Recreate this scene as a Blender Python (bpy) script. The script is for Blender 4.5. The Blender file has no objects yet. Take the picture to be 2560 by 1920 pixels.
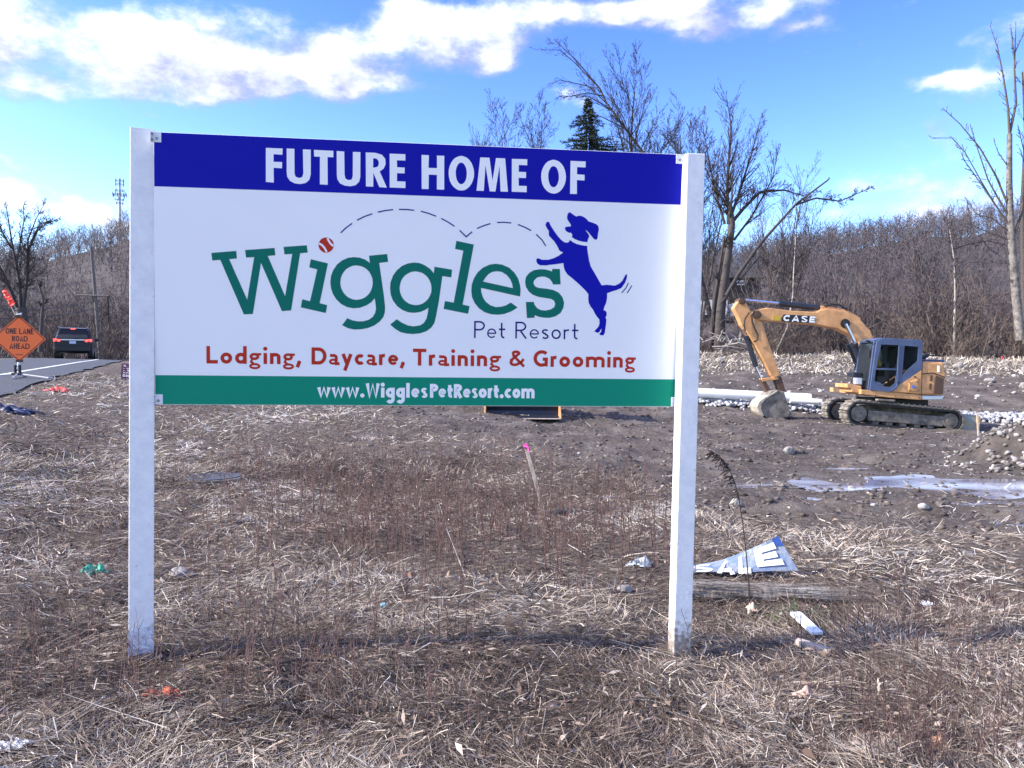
import bpy, bmesh, math, random
import numpy as np
from mathutils import Vector, Matrix
from mathutils.geometry import tessellate_polygon

# ------------------------------------------------------------------ camera, sky, sun, exposure
scene = bpy.context.scene
COL = scene.collection
RNG = np.random.default_rng(11)
random.seed(5)
F, PITCH, ROLL, CAMZ = 1920.0, math.radians(1.43), 0.006, 1.35     # lens in photo pixels, camera tilt
SUN_AZ, SUN_EL = math.radians(187.4), math.radians(32)             # sun from the left, low winter sun
EXPOSURE = 1.07
SKY_STRENGTH = 0.15
SUN_STRENGTH = 4.2

fw = Vector((0, math.cos(PITCH), -math.sin(PITCH)))
rt0 = Vector((1, 0, 0)); up0 = rt0.cross(fw)
RT = math.cos(ROLL) * rt0 + math.sin(ROLL) * up0
UP = -math.sin(ROLL) * rt0 + math.cos(ROLL) * up0
cam_data = bpy.data.cameras.new('camera')
cam = bpy.data.objects.new('camera', cam_data); COL.objects.link(cam)
cam_data.sensor_width = 36.0; cam_data.lens = 27.0; cam_data.clip_start = 0.1; cam_data.clip_end = 3000
m = Matrix((RT, UP, -fw)).transposed().to_4x4(); m.translation = (0, 0, CAMZ)
cam.matrix_world = m
scene.camera = cam

sun_dir = Vector((math.cos(SUN_AZ) * math.cos(SUN_EL), math.sin(SUN_AZ) * math.cos(SUN_EL), math.sin(SUN_EL)))
sd = bpy.data.lights.new('sun', 'SUN'); sd.energy = SUN_STRENGTH; sd.angle = math.radians(0.5); sd.color = (1.0, 0.94, 0.86)
sun = bpy.data.objects.new('sun', sd); COL.objects.link(sun)
sun.rotation_euler = sun_dir.to_track_quat('Z', 'Y').to_euler(); sun.location = (-20, -5, 30)

world = bpy.data.worlds.new('World'); scene.world = world; world.use_nodes = True
wt = world.node_tree
for n in list(wt.nodes): wt.nodes.remove(n)
def W(t, **k):
    n = wt.nodes.new(t)
    for a, v in k.items(): setattr(n, a, v)
    return n
def wm(op, a, b=None, c=None, clamp=False):
    n = W('ShaderNodeMath', operation=op, use_clamp=clamp)
    for i, v in enumerate((a, b, c)):
        if v is None: continue
        if isinstance(v, (int, float)): n.inputs[i].default_value = v
        else: wt.links.new(v, n.inputs[i])
    return n.outputs[0]
def wv(op, a, b=None):
    n = W('ShaderNodeVectorMath', operation=op)
    for i, v in enumerate((a, b)):
        if v is None: continue
        if isinstance(v, (tuple, list)): n.inputs[i].default_value = v
        else: wt.links.new(v, n.inputs[i])
    return n
sky = W('ShaderNodeTexSky', sky_type='NISHITA', sun_disc=False, sun_elevation=SUN_EL,
        sun_rotation=math.atan2(sun_dir.x, sun_dir.y), altitude=200, air_density=1.0, dust_density=0.6, ozone_density=2.2)
tc = W('ShaderNodeTexCoord')
sx = W('ShaderNodeSeparateXYZ'); wt.links.new(tc.outputs['Generated'], sx.inputs[0])
AZ = wm('ARCTAN2', sx.outputs[0], sx.outputs[1])
EL = wm('ARCSINE', sx.outputs[2])
ae = W('ShaderNodeCombineXYZ'); wt.links.new(AZ, ae.inputs[0]); wt.links.new(EL, ae.inputs[1])
def noise(vec, scale, detail, rough=0.55, lac=2.0):
    n = W('ShaderNodeTexNoise'); n.inputs['Scale'].default_value = scale; n.inputs['Detail'].default_value = detail
    n.inputs['Roughness'].default_value = rough; n.inputs['Lacunarity'].default_value = lac
    wt.links.new(vec, n.inputs['Vector']); return n
dirv = wv('MULTIPLY', tc.outputs['Generated'], (1, 1, 1.7)).outputs[0]
warp = noise(dirv, 7.0, 5)
wofs = wv('MULTIPLY', wv('SUBTRACT', warp.outputs['Color'], (0.5, 0.5, 0.5)).outputs[0], (0.16, 0.085, 0)).outputs[0]
def pa(px, py):
    d = (px - 1280) / F * RT - (py - 960) / F * UP + fw; d.normalize()
    return math.atan2(d.x, d.y), math.asin(d.z)
# cloud banks: photo-degrees of azimuth and elevation, half sizes and thickness
CLOUDS = [(100, 125, 240, 84, 1.1), (270, 175, 170, 46, .75), (460, 135, 150, 58, .85), (560, 190, 200, 48, .95), (810, 190, 200, 48, .95), (600, 240, 60, 30, .55), (960, 210, 200, 20, .35),
    (830, 100, 150, 34, .5), (1040, 95, 170, 50, .7), (1130, 35, 190, 45, .6), (1275, 130, 70, 42, .8), (1450, 18, 190, 40, .85), (1690, 28, 160, 40, .85), (1880, 36, 170, 46, .98),
    (2040, 85, 70, 18, .4), (640, 20, 120, 22, .4), (390, 292, 70, 14, .42), (2360, 222, 95, 22, .7), (2490, 112, 90, 32, .34), (1450, 262, 48, 34, .7),
    (2230, 470, 170, 26, .36), (2460, 500, 180, 32, .5), (2100, 552, 320, 22, .4), (50, 502, 170, 24, .52), (230, 530, 100, 22, .48), (20, 420, 46, 18, .6), (150, 455, 80, 15, .35),
    (-350, 120, 300, 80, .9), (-500, 500, 300, 50, .9), (1000, 620, 900, 40, .5), (2950, 60, 160, 50, .6), (3100, 480, 350, 50, .7)]
def density(shift):
    p0 = wv('ADD', wv('ADD', ae.outputs[0], wofs).outputs[0], shift).outputs[0]
    acc = None
    for px, py, rx, ry, w in CLOUDS:
        a, e = pa(px, py)
        k = wv('MULTIPLY', wv('SUBTRACT', p0, (a, e, 0)).outputs[0], (F / rx * 1.0, F / ry * 1.0, 0)).outputs[0]
        q = wv('DOT_PRODUCT', k, k).outputs['Value']
        g = wm('MULTIPLY', wm('POWER', 2.71828, wm('MULTIPLY', q, -1.0)), w)
        acc = g if acc is None else wm('ADD', acc, g)
    acc = wm('MINIMUM', acc, .80)
    # unseen broken cloud beyond the banks above, thickened to brighten the sign panel
    az_far = W('ShaderNodeMapRange', interpolation_type='SMOOTHSTEP'); wt.links.new(wm('ABSOLUTE', AZ), az_far.inputs[0])
    az_far.inputs[1].default_value = .75; az_far.inputs[2].default_value = 1.2
    el_far = W('ShaderNodeMapRange', interpolation_type='SMOOTHSTEP'); wt.links.new(EL, el_far.inputs[0])
    el_far.inputs[1].default_value = .5; el_far.inputs[2].default_value = .75
    far = wm('MAXIMUM', az_far.outputs[0], el_far.outputs[0])
    sh3 = wv('ADD', dirv, (shift[0], 0, shift[1])).outputs[0]
    gen = noise(sh3, 2.3, 3)
    acc = wm('ADD', acc, wm('MULTIPLY', far, wm('MULTIPLY', wm('SUBTRACT', gen.outputs[0], 0.35), 3.2)))
    fb = noise(sh3, 7.5, 8, 0.64)
    return wm('ADD', acc, wm('MULTIPLY', wm('SUBTRACT', fb.outputs[0], 0.5), 2.3))
D0 = density((0, 0, 0)); D1 = density((-0.035, 0.03, 0))
mask = W('ShaderNodeMapRange', interpolation_type='SMOOTHSTEP'); wt.links.new(D0, mask.inputs[0])
mask.inputs[1].default_value = .20; mask.inputs[2].default_value = 1.0
shn = noise(dirv, 13.0, 6, .6); lit = W('ShaderNodeMapRange'); wt.links.new(wm('ADD', wm('SUBTRACT', D0, wm('MULTIPLY', D1, .8)), wm('MULTIPLY', wm('SUBTRACT', shn.outputs[0], .5), 1.1)), lit.inputs[0])
lit.inputs[1].default_value = -.12; lit.inputs[2].default_value = .92
ccol = W('ShaderNodeMix', data_type='RGBA'); wt.links.new(lit.outputs[0], ccol.inputs[0])
CS = 1.0 / SKY_STRENGTH / (2 ** EXPOSURE)
ccol.inputs[6].default_value = (.55 * CS, .60 * CS, .92 * CS, 1); ccol.inputs[7].default_value = (1.9 * CS, 1.95 * CS, 2.1 * CS, 1)
hs = W('ShaderNodeHueSaturation'); hs.inputs['Saturation'].default_value = 1.12; hs.inputs['Value'].default_value = .80; hs.inputs['Hue'].default_value = .519
gam = W('ShaderNodeGamma'); gam.inputs[1].default_value = 1.4; wt.links.new(sky.outputs[0], gam.inputs[0]); wt.links.new(gam.outputs[0], hs.inputs['Color'])
skymix = W('ShaderNodeMix', data_type='RGBA')
wt.links.new(wm('MULTIPLY', mask.outputs[0], .97), skymix.inputs[0]); wt.links.new(hs.outputs[0], skymix.inputs[6]); wt.links.new(ccol.outputs[2], skymix.inputs[7])
bg = W('ShaderNodeBackground'); bg.inputs[1].default_value = SKY_STRENGTH
wt.links.new(skymix.outputs[2], bg.inputs[0])
wo = W('ShaderNodeOutputWorld'); wt.links.new(bg.outputs[0], wo.inputs[0])
world.cycles.sampling_method = 'MANUAL'; world.cycles.sample_map_resolution = 1024

vs = scene.view_settings
vs.view_transform = 'Standard'; vs.look = 'None'; vs.gamma = 1.0; vs.use_curve_mapping = False; vs.exposure = EXPOSURE

# ------------------------------------------------------------------ helpers
def at(px, py, d):
    """a photo pixel at d metres in front of the camera, as a point in the place"""
    return Vector((0, 0, CAMZ)) + d * ((px - 1280) / F * RT - (py - 960) / F * UP + fw)
def link(o, parent=None):
    COL.objects.link(o)
    if parent is not None: o.parent = parent
    return o
def tag(o, label=None, cat=None, group=None, kind=None):
    if label: o['label'] = label
    if cat: o['category'] = cat
    if group: o['group'] = group
    if kind: o['kind'] = kind
    return o
def thing(name, label, cat, loc=(0, 0, 0), group=None):
    o = bpy.data.objects.new(name, None); o.empty_display_size = .2; link(o); o.location = loc
    return tag(o, label, cat, group)
def mesh(name, verts, faces, mat, parent=None, smooth=False, attr=None, bevel=0):
    """one mesh object; world coordinates, moved into the parent's frame (parents are unrotated empties)"""
    me = bpy.data.meshes.new(name)
    off = Vector((0, 0, 0))
    p = parent
    while p is not None: off += p.location; p = p.parent
    v = np.asarray(verts, dtype=np.float64).reshape(-1, 3) - np.array(off)
    if isinstance(faces, np.ndarray):
        k = faces.shape[1]
        me.vertices.add(len(v)); me.vertices.foreach_set('co', v.ravel().astype(np.float32))
        me.loops.add(faces.size); me.loops.foreach_set('vertex_index', faces.ravel().astype(np.int32))
        me.polygons.add(len(faces)); me.polygons.foreach_set('loop_start', np.arange(0, faces.size, k, dtype=np.int32))
        me.polygons.foreach_set('loop_total', np.full(len(faces), k, dtype=np.int32))
        me.update(calc_edges=True)
    else:
        me.from_pydata([tuple(x) for x in v], [], faces); me.update()
    if smooth: me.polygons.foreach_set('use_smooth', np.ones(len(me.polygons), dtype=bool))
    if attr is not None:
        a = me.attributes.new('tint', 'FLOAT', 'POINT'); a.data.foreach_set('value', np.asarray(attr, dtype=np.float32))
    me.materials.append(mat)
    o = bpy.data.objects.new(name, me); link(o, parent)
    if bevel:
        b = o.modifiers.new('bevel', 'BEVEL'); b.width = bevel; b.segments = 2; b.limit_method = 'ANGLE'; b.angle_limit = math.radians(35)
    return o
def box_vf(c, size, rotz=0.0, ax=None):
    c = Vector(c); hx, hy, hz = size[0] / 2, size[1] / 2, size[2] / 2
    if ax is None:
        X = Vector((math.cos(rotz), math.sin(rotz), 0)); Y = Vector((-math.sin(rotz), math.cos(rotz), 0)); Z = Vector((0, 0, 1))
    else: X, Y, Z = ax
    v = [c + X * (hx * sx_) + Y * (hy * sy_) + Z * (hz * sz_) for sz_ in (-1, 1) for sx_, sy_ in ((-1, -1), (1, -1), (1, 1), (-1, 1))]
    f = [(3, 2, 1, 0), (4, 5, 6, 7), (0, 1, 5, 4), (1, 2, 6, 5), (2, 3, 7, 6), (3, 0, 4, 7)]
    return v, f
class MB:
    def __init__(s): s.v = []; s.f = []
    def add(s, v, f):
        b = len(s.v); s.v += [Vector(x) for x in v]; s.f += [tuple(i + b for i in q) for q in f]; return s
    def box(s, c, size, rotz=0.0, ax=None): return s.add(*box_vf(c, size, rotz, ax))
    def tube(s, pts, r, k=8, cap=True):
        pts = [Vector(p) for p in pts]; n = len(pts)
        rs = r if isinstance(r, (list, tuple)) else [r] * n
        v = []; f = []; ref = None
        for i, p in enumerate(pts):
            t = (pts[min(i + 1, n - 1)] - pts[max(i - 1, 0)]).normalized()
            if ref is None: ref = t.orthogonal().normalized()
            ref = (ref - t * ref.dot(t)).normalized(); b = t.cross(ref)
            for j in range(k):
                a = 2 * math.pi * j / k; v.append(p + (ref * math.cos(a) + b * math.sin(a)) * rs[i])
        for i in range(n - 1):
            for j in range(k):
                f.append((i * k + j, i * k + (j + 1) % k, (i + 1) * k + (j + 1) % k, (i + 1) * k + j))
        if cap: f.append(tuple(range(k - 1, -1, -1))); f.append(tuple((n - 1) * k + j for j in range(k)))
        return s.add(v, f)
    def prism(s, pts, vec, holes=()):
        pts = [Vector(p) for p in pts]; vec = Vector(vec)
        loops = [pts] + [[Vector(q) for q in h] for h in holes]
        allp = [p for l in loops for p in l]; N = len(allp); f = []
        if holes:
            tris = tessellate_polygon(loops)
            for t in tris: f.append(tuple(t)); f.append(tuple(i + N for i in reversed(t)))
        else:
            f.append(tuple(range(N))); f.append(tuple(reversed(range(N, 2 * N))))
        o = 0
        for l in loops:
            n = len(l)
            for i in range(n):
                a, b = o + i, o + (i + 1) % n
                f.append((b, a, a + N, b + N))
            o += n
        return s.add(allp + [p + vec for p in allp], f)
    def build(s, name, mat, parent=None, bevel=0, smooth=False):
        o = mesh(name, s.v, s.f, mat, parent, smooth=smooth, bevel=bevel)
        bm = bmesh.new(); bm.from_mesh(o.data); bmesh.ops.recalc_face_normals(bm, faces=bm.faces); bm.to_mesh(o.data); bm.free()
        return o

# value noise on numpy arrays
def _h(ix, iy, s):
    n = (ix.astype(np.int64) * 374761393 + iy.astype(np.int64) * 668265263 + s * 982451653) & 0xFFFFFFFF
    n = ((n ^ (n >> 13)) * 1274126177) & 0xFFFFFFFF
    return ((n ^ (n >> 16)) & 0xFFFFFF) / 16777215.0
def vnoise(x, y, s=0):
    x = np.asarray(x, float); y = np.asarray(y, float)
    x0 = np.floor(x); y0 = np.floor(y); fx = x - x0; fy = y - y0
    fx = fx * fx * (3 - 2 * fx); fy = fy * fy * (3 - 2 * fy)
    a = _h(x0, y0, s); b = _h(x0 + 1, y0, s); c = _h(x0, y0 + 1, s); d = _h(x0 + 1, y0 + 1, s)
    return a + (b - a) * fx + (c - a) * fy + (a - b - c + d) * fx * fy
def fbm(x, y, f, o=4, s=0):
    t = 0; a = .5; tot = 0
    for i in range(o):
        t = t + a * vnoise(np.asarray(x) * f + 17.3 * i, np.asarray(y) * f - 9.1 * i, s + i); tot += a; a *= .5; f *= 2
    return t / tot
def sstep(a, b, x):
    t = np.clip((x - a) / (b - a), 0, 1); return t * t * (3 - 2 * t)

# ------------------------------------------------------------------ materials
def mat(name, col, rough=.7, var=.0, vscale=8.0, col2=None, bump=0.0, bscale=60.0, metal=0.0, tint=False, ramp=None, spec=.5, emit=None, coat=0.0, trans=False, alpha=1.0):
    M_ = bpy.data.materials.new(name); M_.use_nodes = True; nt = M_.node_tree; P = nt.nodes['Principled BSDF']
    P.inputs['Base Color'].default_value = (*col, 1); P.inputs['Roughness'].default_value = rough; P.inputs['Metallic'].default_value = metal
    P.inputs['Specular IOR Level'].default_value = spec; P.inputs['Coat Weight'].default_value = coat
    if ramp is not None:
        src = nt.nodes.new('ShaderNodeAttribute'); src.attribute_name = 'tint'
        cr = nt.nodes.new('ShaderNodeValToRGB'); nt.links.new(src.outputs['Fac'], cr.inputs[0])
        els = cr.color_ramp.elements
        while len(els) < len(ramp): els.new(.5)
        for e, (p, c) in zip(els, ramp): e.position = p; e.color = (*c, 1)
        nt.links.new(cr.outputs[0], P.inputs['Base Color'])
    elif var or col2:
        c = nt.nodes.new('ShaderNodeTexCoord'); n = nt.nodes.new('ShaderNodeTexNoise'); n.inputs['Scale'].default_value = vscale; n.inputs['Detail'].default_value = 6; n.inputs['Roughness'].default_value = .65
        nt.links.new(c.outputs['Object'], n.inputs['Vector'])
        cr = nt.nodes.new('ShaderNodeValToRGB'); nt.links.new(n.outputs[0], cr.inputs[0])
        c2 = col2 if col2 else tuple(x * (1 - var) for x in col)
        cr.color_ramp.elements[0].position = .35; cr.color_ramp.elements[0].color = (*c2, 1); cr.color_ramp.elements[1].position = .62; cr.color_ramp.elements[1].color = (*col, 1)
        nt.links.new(cr.outputs[0], P.inputs['Base Color'])
    if bump:
        c = nt.nodes.new('ShaderNodeTexCoord'); n = nt.nodes.new('ShaderNodeTexNoise'); n.inputs['Scale'].default_value = bscale; n.inputs['Detail'].default_value = 4
        b = nt.nodes.new('ShaderNodeBump'); b.inputs['Strength'].default_value = bump; b.inputs['Distance'].default_value = .02
        nt.links.new(c.outputs['Object'], n.inputs['Vector']); nt.links.new(n.outputs[0], b.inputs['Height']); nt.links.new(b.outputs[0], P.inputs['Normal'])
    if emit: P.inputs['Emission Color'].default_value = (*emit[0], 1); P.inputs['Emission Strength'].default_value = emit[1]
    if trans: P.inputs['Transmission Weight'].default_value = 1.0; P.inputs['IOR'].default_value = 1.1
    return M_
def splash(mt, z0, z1, col):
    nt_ = mt.node_tree; P_n = nt_.nodes['Principled BSDF']; src = P_n.inputs['Base Color'].links[0].from_socket
    g_ = nt_.nodes.new('ShaderNodeNewGeometry'); sp_ = nt_.nodes.new('ShaderNodeSeparateXYZ'); nt_.links.new(g_.outputs['Position'], sp_.inputs[0])
    mr_ = nt_.nodes.new('ShaderNodeMapRange'); mr_.inputs[1].default_value = z1; mr_.inputs[2].default_value = z0; nt_.links.new(sp_.outputs[2], mr_.inputs[0])
    n_ = nt_.nodes.new('ShaderNodeTexNoise'); n_.inputs['Scale'].default_value = 38; n_.inputs['Detail'].default_value = 6; nt_.links.new(g_.outputs['Position'], n_.inputs['Vector'])
    m_ = nt_.nodes.new('ShaderNodeMath'); m_.operation = 'MULTIPLY_ADD'; nt_.links.new(mr_.outputs[0], m_.inputs[0]); m_.inputs[1].default_value = .55; nt_.links.new(n_.outputs[0], m_.inputs[2])
    c_ = nt_.nodes.new('ShaderNodeMapRange'); c_.inputs[1].default_value = .66; c_.inputs[2].default_value = .95; nt_.links.new(m_.outputs[0], c_.inputs[0])
    x_ = nt_.nodes.new('ShaderNodeMix'); x_.data_type = 'RGBA'; nt_.links.new(c_.outputs[0], x_.inputs[0]); nt_.links.new(src, x_.inputs[6]); x_.inputs[7].default_value = (*col, 1); nt_.links.new(x_.outputs[2], P_n.inputs['Base Color'])
M = {
 'post': mat('white_painted_post', (.84, .85, .86), .5, col2=(.74, .75, .77), vscale=16, bump=.12, bscale=70, spec=.3),
 'panel': mat('white_sign_board', (.86, .87, .88), .55, spec=.12, var=.015, vscale=3),
 'blue': mat('royal_blue_vinyl', (.004, .006, .33), .55, spec=.12),
 'dogblue': mat('blue_vinyl', (.004, .006, .36), .55, spec=.12),
 'navy': mat('navy_vinyl', (.015, .008, .16), .55, spec=.12),
 'dash': mat('slate_blue_vinyl', (.015, .04, .22), .55, spec=.12),
 'green': mat('green_vinyl', (.004, .25, .155), .55, spec=.12),
 'logo': mat('dark_green_vinyl', (.003, .155, .115), .55, spec=.12),
 'red': mat('red_vinyl', (.47, .034, .018), .55, spec=.12),
 'white': mat('white_vinyl', (.87, .88, .89), .55, spec=.12),
 'plate': mat('white_bracket', (.72, .74, .78), .4), 'steel': mat('zinc_screw', (.22, .23, .26), .35, metal=.9),
 'asphalt': mat('asphalt', (.075, .08, .09), .85, var=.3, vscale=2.5, bump=.4, bscale=120),
 'line': mat('white_road_paint', (.72, .72, .70), .7, var=.25, vscale=9),
 'tan': mat('tan_orange_paint', (.72, .375, .155), .5, col2=(.50, .255, .10), vscale=3.5, bump=.08, bscale=12),
 'cabblue': mat('blue_grey_paint', (.085, .118, .215), .45, col2=(.055, .078, .145), vscale=3),
 'black': mat('black_rubber', (.016, .017, .02), .6), 'hyd': mat('dark_cylinder_paint', (.02, .025, .04), .35, var=.3), 'chrome': mat('chrome_rod', (.75, .76, .78), .18, metal=1),
 'mudsteel': mat('muddy_steel', (.25, .22, .18), .85, col2=(.075, .065, .055), vscale=5, bump=.3, bscale=25),
 'glass': mat('tinted_glass', (.02, .025, .03), .05, spec=.7), 'clear': mat('cab_glass', (.55, .6, .62), .03, trans=True),
 'blade': mat('worn_blade_steel', (.22, .27, .30), .5, col2=(.36, .29, .10), vscale=2.5),
 'rock': mat('pale_stone', (.38, .355, .325), .85, col2=(.17, .15, .135), vscale=9, bump=.3, bscale=30),
 'bark': mat('grey_bark', (.10, .083, .075), .9, col2=(.04, .033, .031), vscale=12, bump=.6, bscale=30),
 'twig': mat('dark_twigs', (.058, .047, .046), .85, var=.3, vscale=.8),
 'palebark': mat('pale_weathered_wood', (.50, .46, .41), .85, col2=(.20, .17, .15), vscale=5, bump=.4),
 'needle': mat('spruce_needles', (.022, .038, .016), .8, col2=(.010, .018, .008), vscale=2.0),
 'orange': mat('fluorescent_orange_mesh', (1.0, .19, .045), .6), 'flag': mat('fluorescent_red_flag', (1.0, .07, .05), .6),
 'pinkcloth': mat('coral_plastic_sheet', (.85, .12, .10), .5), 'pink': mat('pink_paint', (.85, .12, .42), .6), 'tarp': mat('dark_blue_tarp', (.02, .035, .11), .5, var=.4, vscale=5),
 'lath': mat('weathered_lath', (.62, .52, .42), .85, col2=(.40, .32, .25), vscale=12), 'newlath': mat('pale_lath', (.75, .64, .48), .8), 'alu': mat('aluminium_legs', (.62, .65, .68), .35, metal=.6),
 'car': mat('black_blue_car_paint', (.008, .011, .022), .35, spec=.35), 'tail': mat('lit_tail_lamp', (.5, .02, .02), .3, emit=((1, .10, .08), 1.1)), 'tail2': mat('red_lamp_lens', (.35, .01, .01), .25),
 'maroon': mat('maroon_sign', (.075, .012, .06), .5), 'pvc': mat('white_plastic_pipe', (.85, .86, .86), .35), 'sale': mat('faded_blue_board', (.17, .24, .38), .6, col2=(.33, .35, .36), vscale=9, bump=.3, bscale=30),
 'saleblue': mat('deep_blue_paint', (.03, .08, .30), .6), 'greenlitter': mat('green_plastic', (.06, .42, .27), .4), 'brownwood': mat('old_log_bark', (.27, .23, .19), .9, col2=(.10, .08, .065), vscale=14, bump=.8, bscale=20),
 'pole': mat('weathered_pole', (.18, .16, .15), .9, var=.3), 'tower': mat('galvanised_tower', (.40, .42, .46), .5), 'towerdark': mat('grey_antenna', (.14, .15, .18), .5), 'wire': mat('dark_cable', (.05, .05, .06), .6),
 'housewall': mat('dull_brown_siding', (.05, .045, .04), .8), 'pane': mat('reflection_white_window', (.80, .82, .85), .2), 'yellow': mat('yellow_plastic', (.55, .36, .04), .5), 'seat': mat('grey_seat', (.12, .12, .13), .8),
 'rust': mat('brown_linkage', (.10, .055, .035), .7), 'plankw': mat('white_board', (.82, .84, .86), .5, var=.08, vscale=15),
}

splash(M['post'], -.02, .22, (.30, .25, .21))

# ------------------------------------------------------------------ the lie of the land
CTRL = np.array([(-1.6, 3.4, .07), (.9, 3.7, -.06), (0, 1.5, 0), (-3, 2, .12), (3, 2, -.08), (2.5, 3.6, -.06), (1.55, 5.1, -.015), (.25, 7.3, -.05), (-4.6, 7.5, .2), (-3, 5, .12),
    (-9.3, 14, .72), (-14, 20, .98), (-19.6, 35, 1.36), (-23, 42, 1.5), (-11.9, 20, .88), (-13.3, 26, .71), (.2, 18.2, .09), (11, 24.4, -.47), (14, 24.2, -.62), (18, 24, -.66),
    (7.6, 24.4, -.25), (7.6, 28, -.03), (17.8, 28, -.5), (8.8, 36, .62), (22, 36, .5), (15.5, 48, 2.0), (31, 48, 1.8), (-7, 48, 1.9), (-19.5, 50, 1.6), (6, 10.8, -.16), (9, 10.8, -.2),
    (5.2, 9.7, -.16), (3, 9, -.1), (5, 6, -.08), (9, 15, -.3), (-3, 30, .75), (3, 34, .7), (0, 62, 2.4), (30, 62, 2.4), (-35, 65, 1.4), (60, 60, 2.2), (-40, 30, 1.3), (-40, 10, .8), (40, 10, -.4), (30, 24, -.7),
    (-15, 3, .6), (15, 3, -.3), (0, -4, 0), (-12, -4, .4), (12, -4, -.2), (0, 90, 3), (60, 95, 3), (-60, 95, 2), (48, 35, .6)], float)
def _tps_fit():
    X = CTRL[:, :2] / 10; n = len(X)
    r = np.hypot(X[:, None, 0] - X[None, :, 0], X[:, None, 1] - X[None, :, 1])
    K = np.where(r > 0, r * r * np.log(r + 1e-9), 0) + np.eye(n) * .004
    Pm = np.c_[np.ones(n), X]; A = np.block([[K, Pm], [Pm.T, np.zeros((3, 3))]])
    return np.linalg.solve(A, np.r_[CTRL[:, 2], np.zeros(3)])
_tw = _tps_fit()
def tps(x, y):
    xs = np.clip(np.asarray(x, float), -60, 60) / 10; ys = np.clip(np.asarray(y, float), -6, 95) / 10
    out = _tw[-3] + _tw[-2] * xs + _tw[-1] * ys
    for (cx, cy), w in zip(CTRL[:, :2] / 10, _tw[:-3]):
        r2 = (xs - cx) ** 2 + (ys - cy) ** 2
        out = out + w * .5 * r2 * np.log(r2 + 1e-12)
    return out
def road_edge(y):                       # white line on the right of the road
    y = np.asarray(y, float); return -4.9 - .42 * y - np.where(y > 36, .004 * (y - 36) ** 2, 0)
def road_h(y):
    return np.interp(y, [-20, 0, 14, 20, 35, 42, 50, 60, 80, 120], [0, .35, .82, 1.03, 1.39, 1.52, 1.56, 1.45, .9, -.2])
SHOULDER, LANES = 1.45, 7.4
PUDDLES = [(5.3, 9.8, 2.2, .80, -.145), (3.0, 9.25, .40, .08, -.095), (4.7, 6.95, .5, .07, -.085), (1.05, 8.1, .28, .08, -.045)]
def dirt_edge(x):
    return np.interp(x, [-30, -12, -6, -2.5, .2, 1.55, 2.3, 4.0, 8, 14], [46, 32, 22, 16.5, 12.2, 8.6, 7.0, 5.9, 5.4, 5.2])
def dirtness(x, y):
    e = dirt_edge(x); k = (fbm(x, y, .9, 3, 40) - .5) * 2.2
    d = sstep(-.5, .8, (np.asarray(y) - e) * (4.5 / (4.5 + e * .6)) + k)
    return d * sstep(1.6, 3.4, np.asarray(x) - road_edge(y) - SHOULDER + 0.0)
def ground_h(x, y):
    x = np.asarray(x, float); y = np.asarray(y, float)
    h = tps(x, y); d = dirtness(x, y)
    r = np.hypot(x, y); far = 1 - sstep(45, 80, r)
    lump = (fbm(x, y, .7, 3, 1) - .5) * .10 + (fbm(x, y, 3.1, 3, 2) - .5) * .10 + (fbm(x, y, 9.0, 2, 12) - .5) * .03
    clod = (fbm(x, y, .8, 3, 3) - .5) * .16 + (fbm(x, y, 2.6, 4, 4) - .5) * .21 + np.abs(fbm(x, y, 6.0, 2, 5) - .5) * -.06
    rut = np.sin((y + .10 * x + .5 * fbm(x, y, .5, 2, 6)) * 6.0) * .05 * sstep(6.3, 7.2, y) * (1 - sstep(8.8, 9.4, y)) * sstep(1.6, 2.5, x) + np.sin((y + .22 * x + .9 * fbm(x, y, .3, 2, 16)) * 2.6) * .06 * sstep(11, 13, y) * (1 - sstep(22, 25, y)) * sstep(-1, 2, x)
    roll = np.where(y > 28, (fbm(x, y, .35, 3, 8) - .5) * .5 * sstep(28, 34, y), 0)
    h = h + ((1 - d) * lump + d * (clod + rut + roll)) * far
    for (cx, cy, a, b, z) in PUDDLES:
        q = np.hypot((x - cx) / (a * 1.25), (y - cy) / (b * 1.7))
        w = 1 - sstep(.75, 1.25, q)
        h = h * (1 - w) + w * (z - .022 + .06 * (fbm(x, y, 1.6, 4, 9) - .38) + .05 * q * q)
    s = x - road_edge(y); hr = road_h(y)
    w = (1 - sstep(SHOULDER + .1, SHOULDER + 2.6, s)) * sstep(-LANES - 5, -LANES - 1.0, s)
    return h * (1 - w) + w * (hr - .06 - .03 * sstep(0, SHOULDER, s) + (1 - sstep(0, .3, .35 - np.abs(s - SHOULDER - .35))) * 0)
def gz(x, y): return float(ground_h(np.array([x]), np.array([y]))[0])
def gp(px, py, lift=0.0):
    """where the ground lies behind a photo pixel"""
    d = np.geomspace(1.8, 300, 1500)
    k = (px - 1280) / F * RT - (py - 960) / F * UP + fw
    X, Y, Z = k.x * d, k.y * d, CAMZ + k.z * d
    below = Z - ground_h(X, Y) <= 0
    i = int(np.argmax(below)) if below.any() else len(d) - 1
    return Vector((X[i], Y[i], gz(X[i], Y[i]) + lift))
def axis(segs):
    out = [segs[0][0]]
    for (a, b, s0, s1) in segs:
        p = a
        while p < b - 1e-6:
            t = (p - a) / (b - a); p = min(b, p + s0 + (s1 - s0) * t); out.append(p)
    return np.array(out)
GX = axis([(-900, -60, 160, 25), (-60, -24, 6, 1.0), (-24, -8, .9, .18), (-8, -3, .2, .075), (-3, 4.5, .06, .06), (4.5, 10, .06, .12), (10, 24, .12, .4), (24, 60, .6, 6), (60, 900, 25, 160)])
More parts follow.
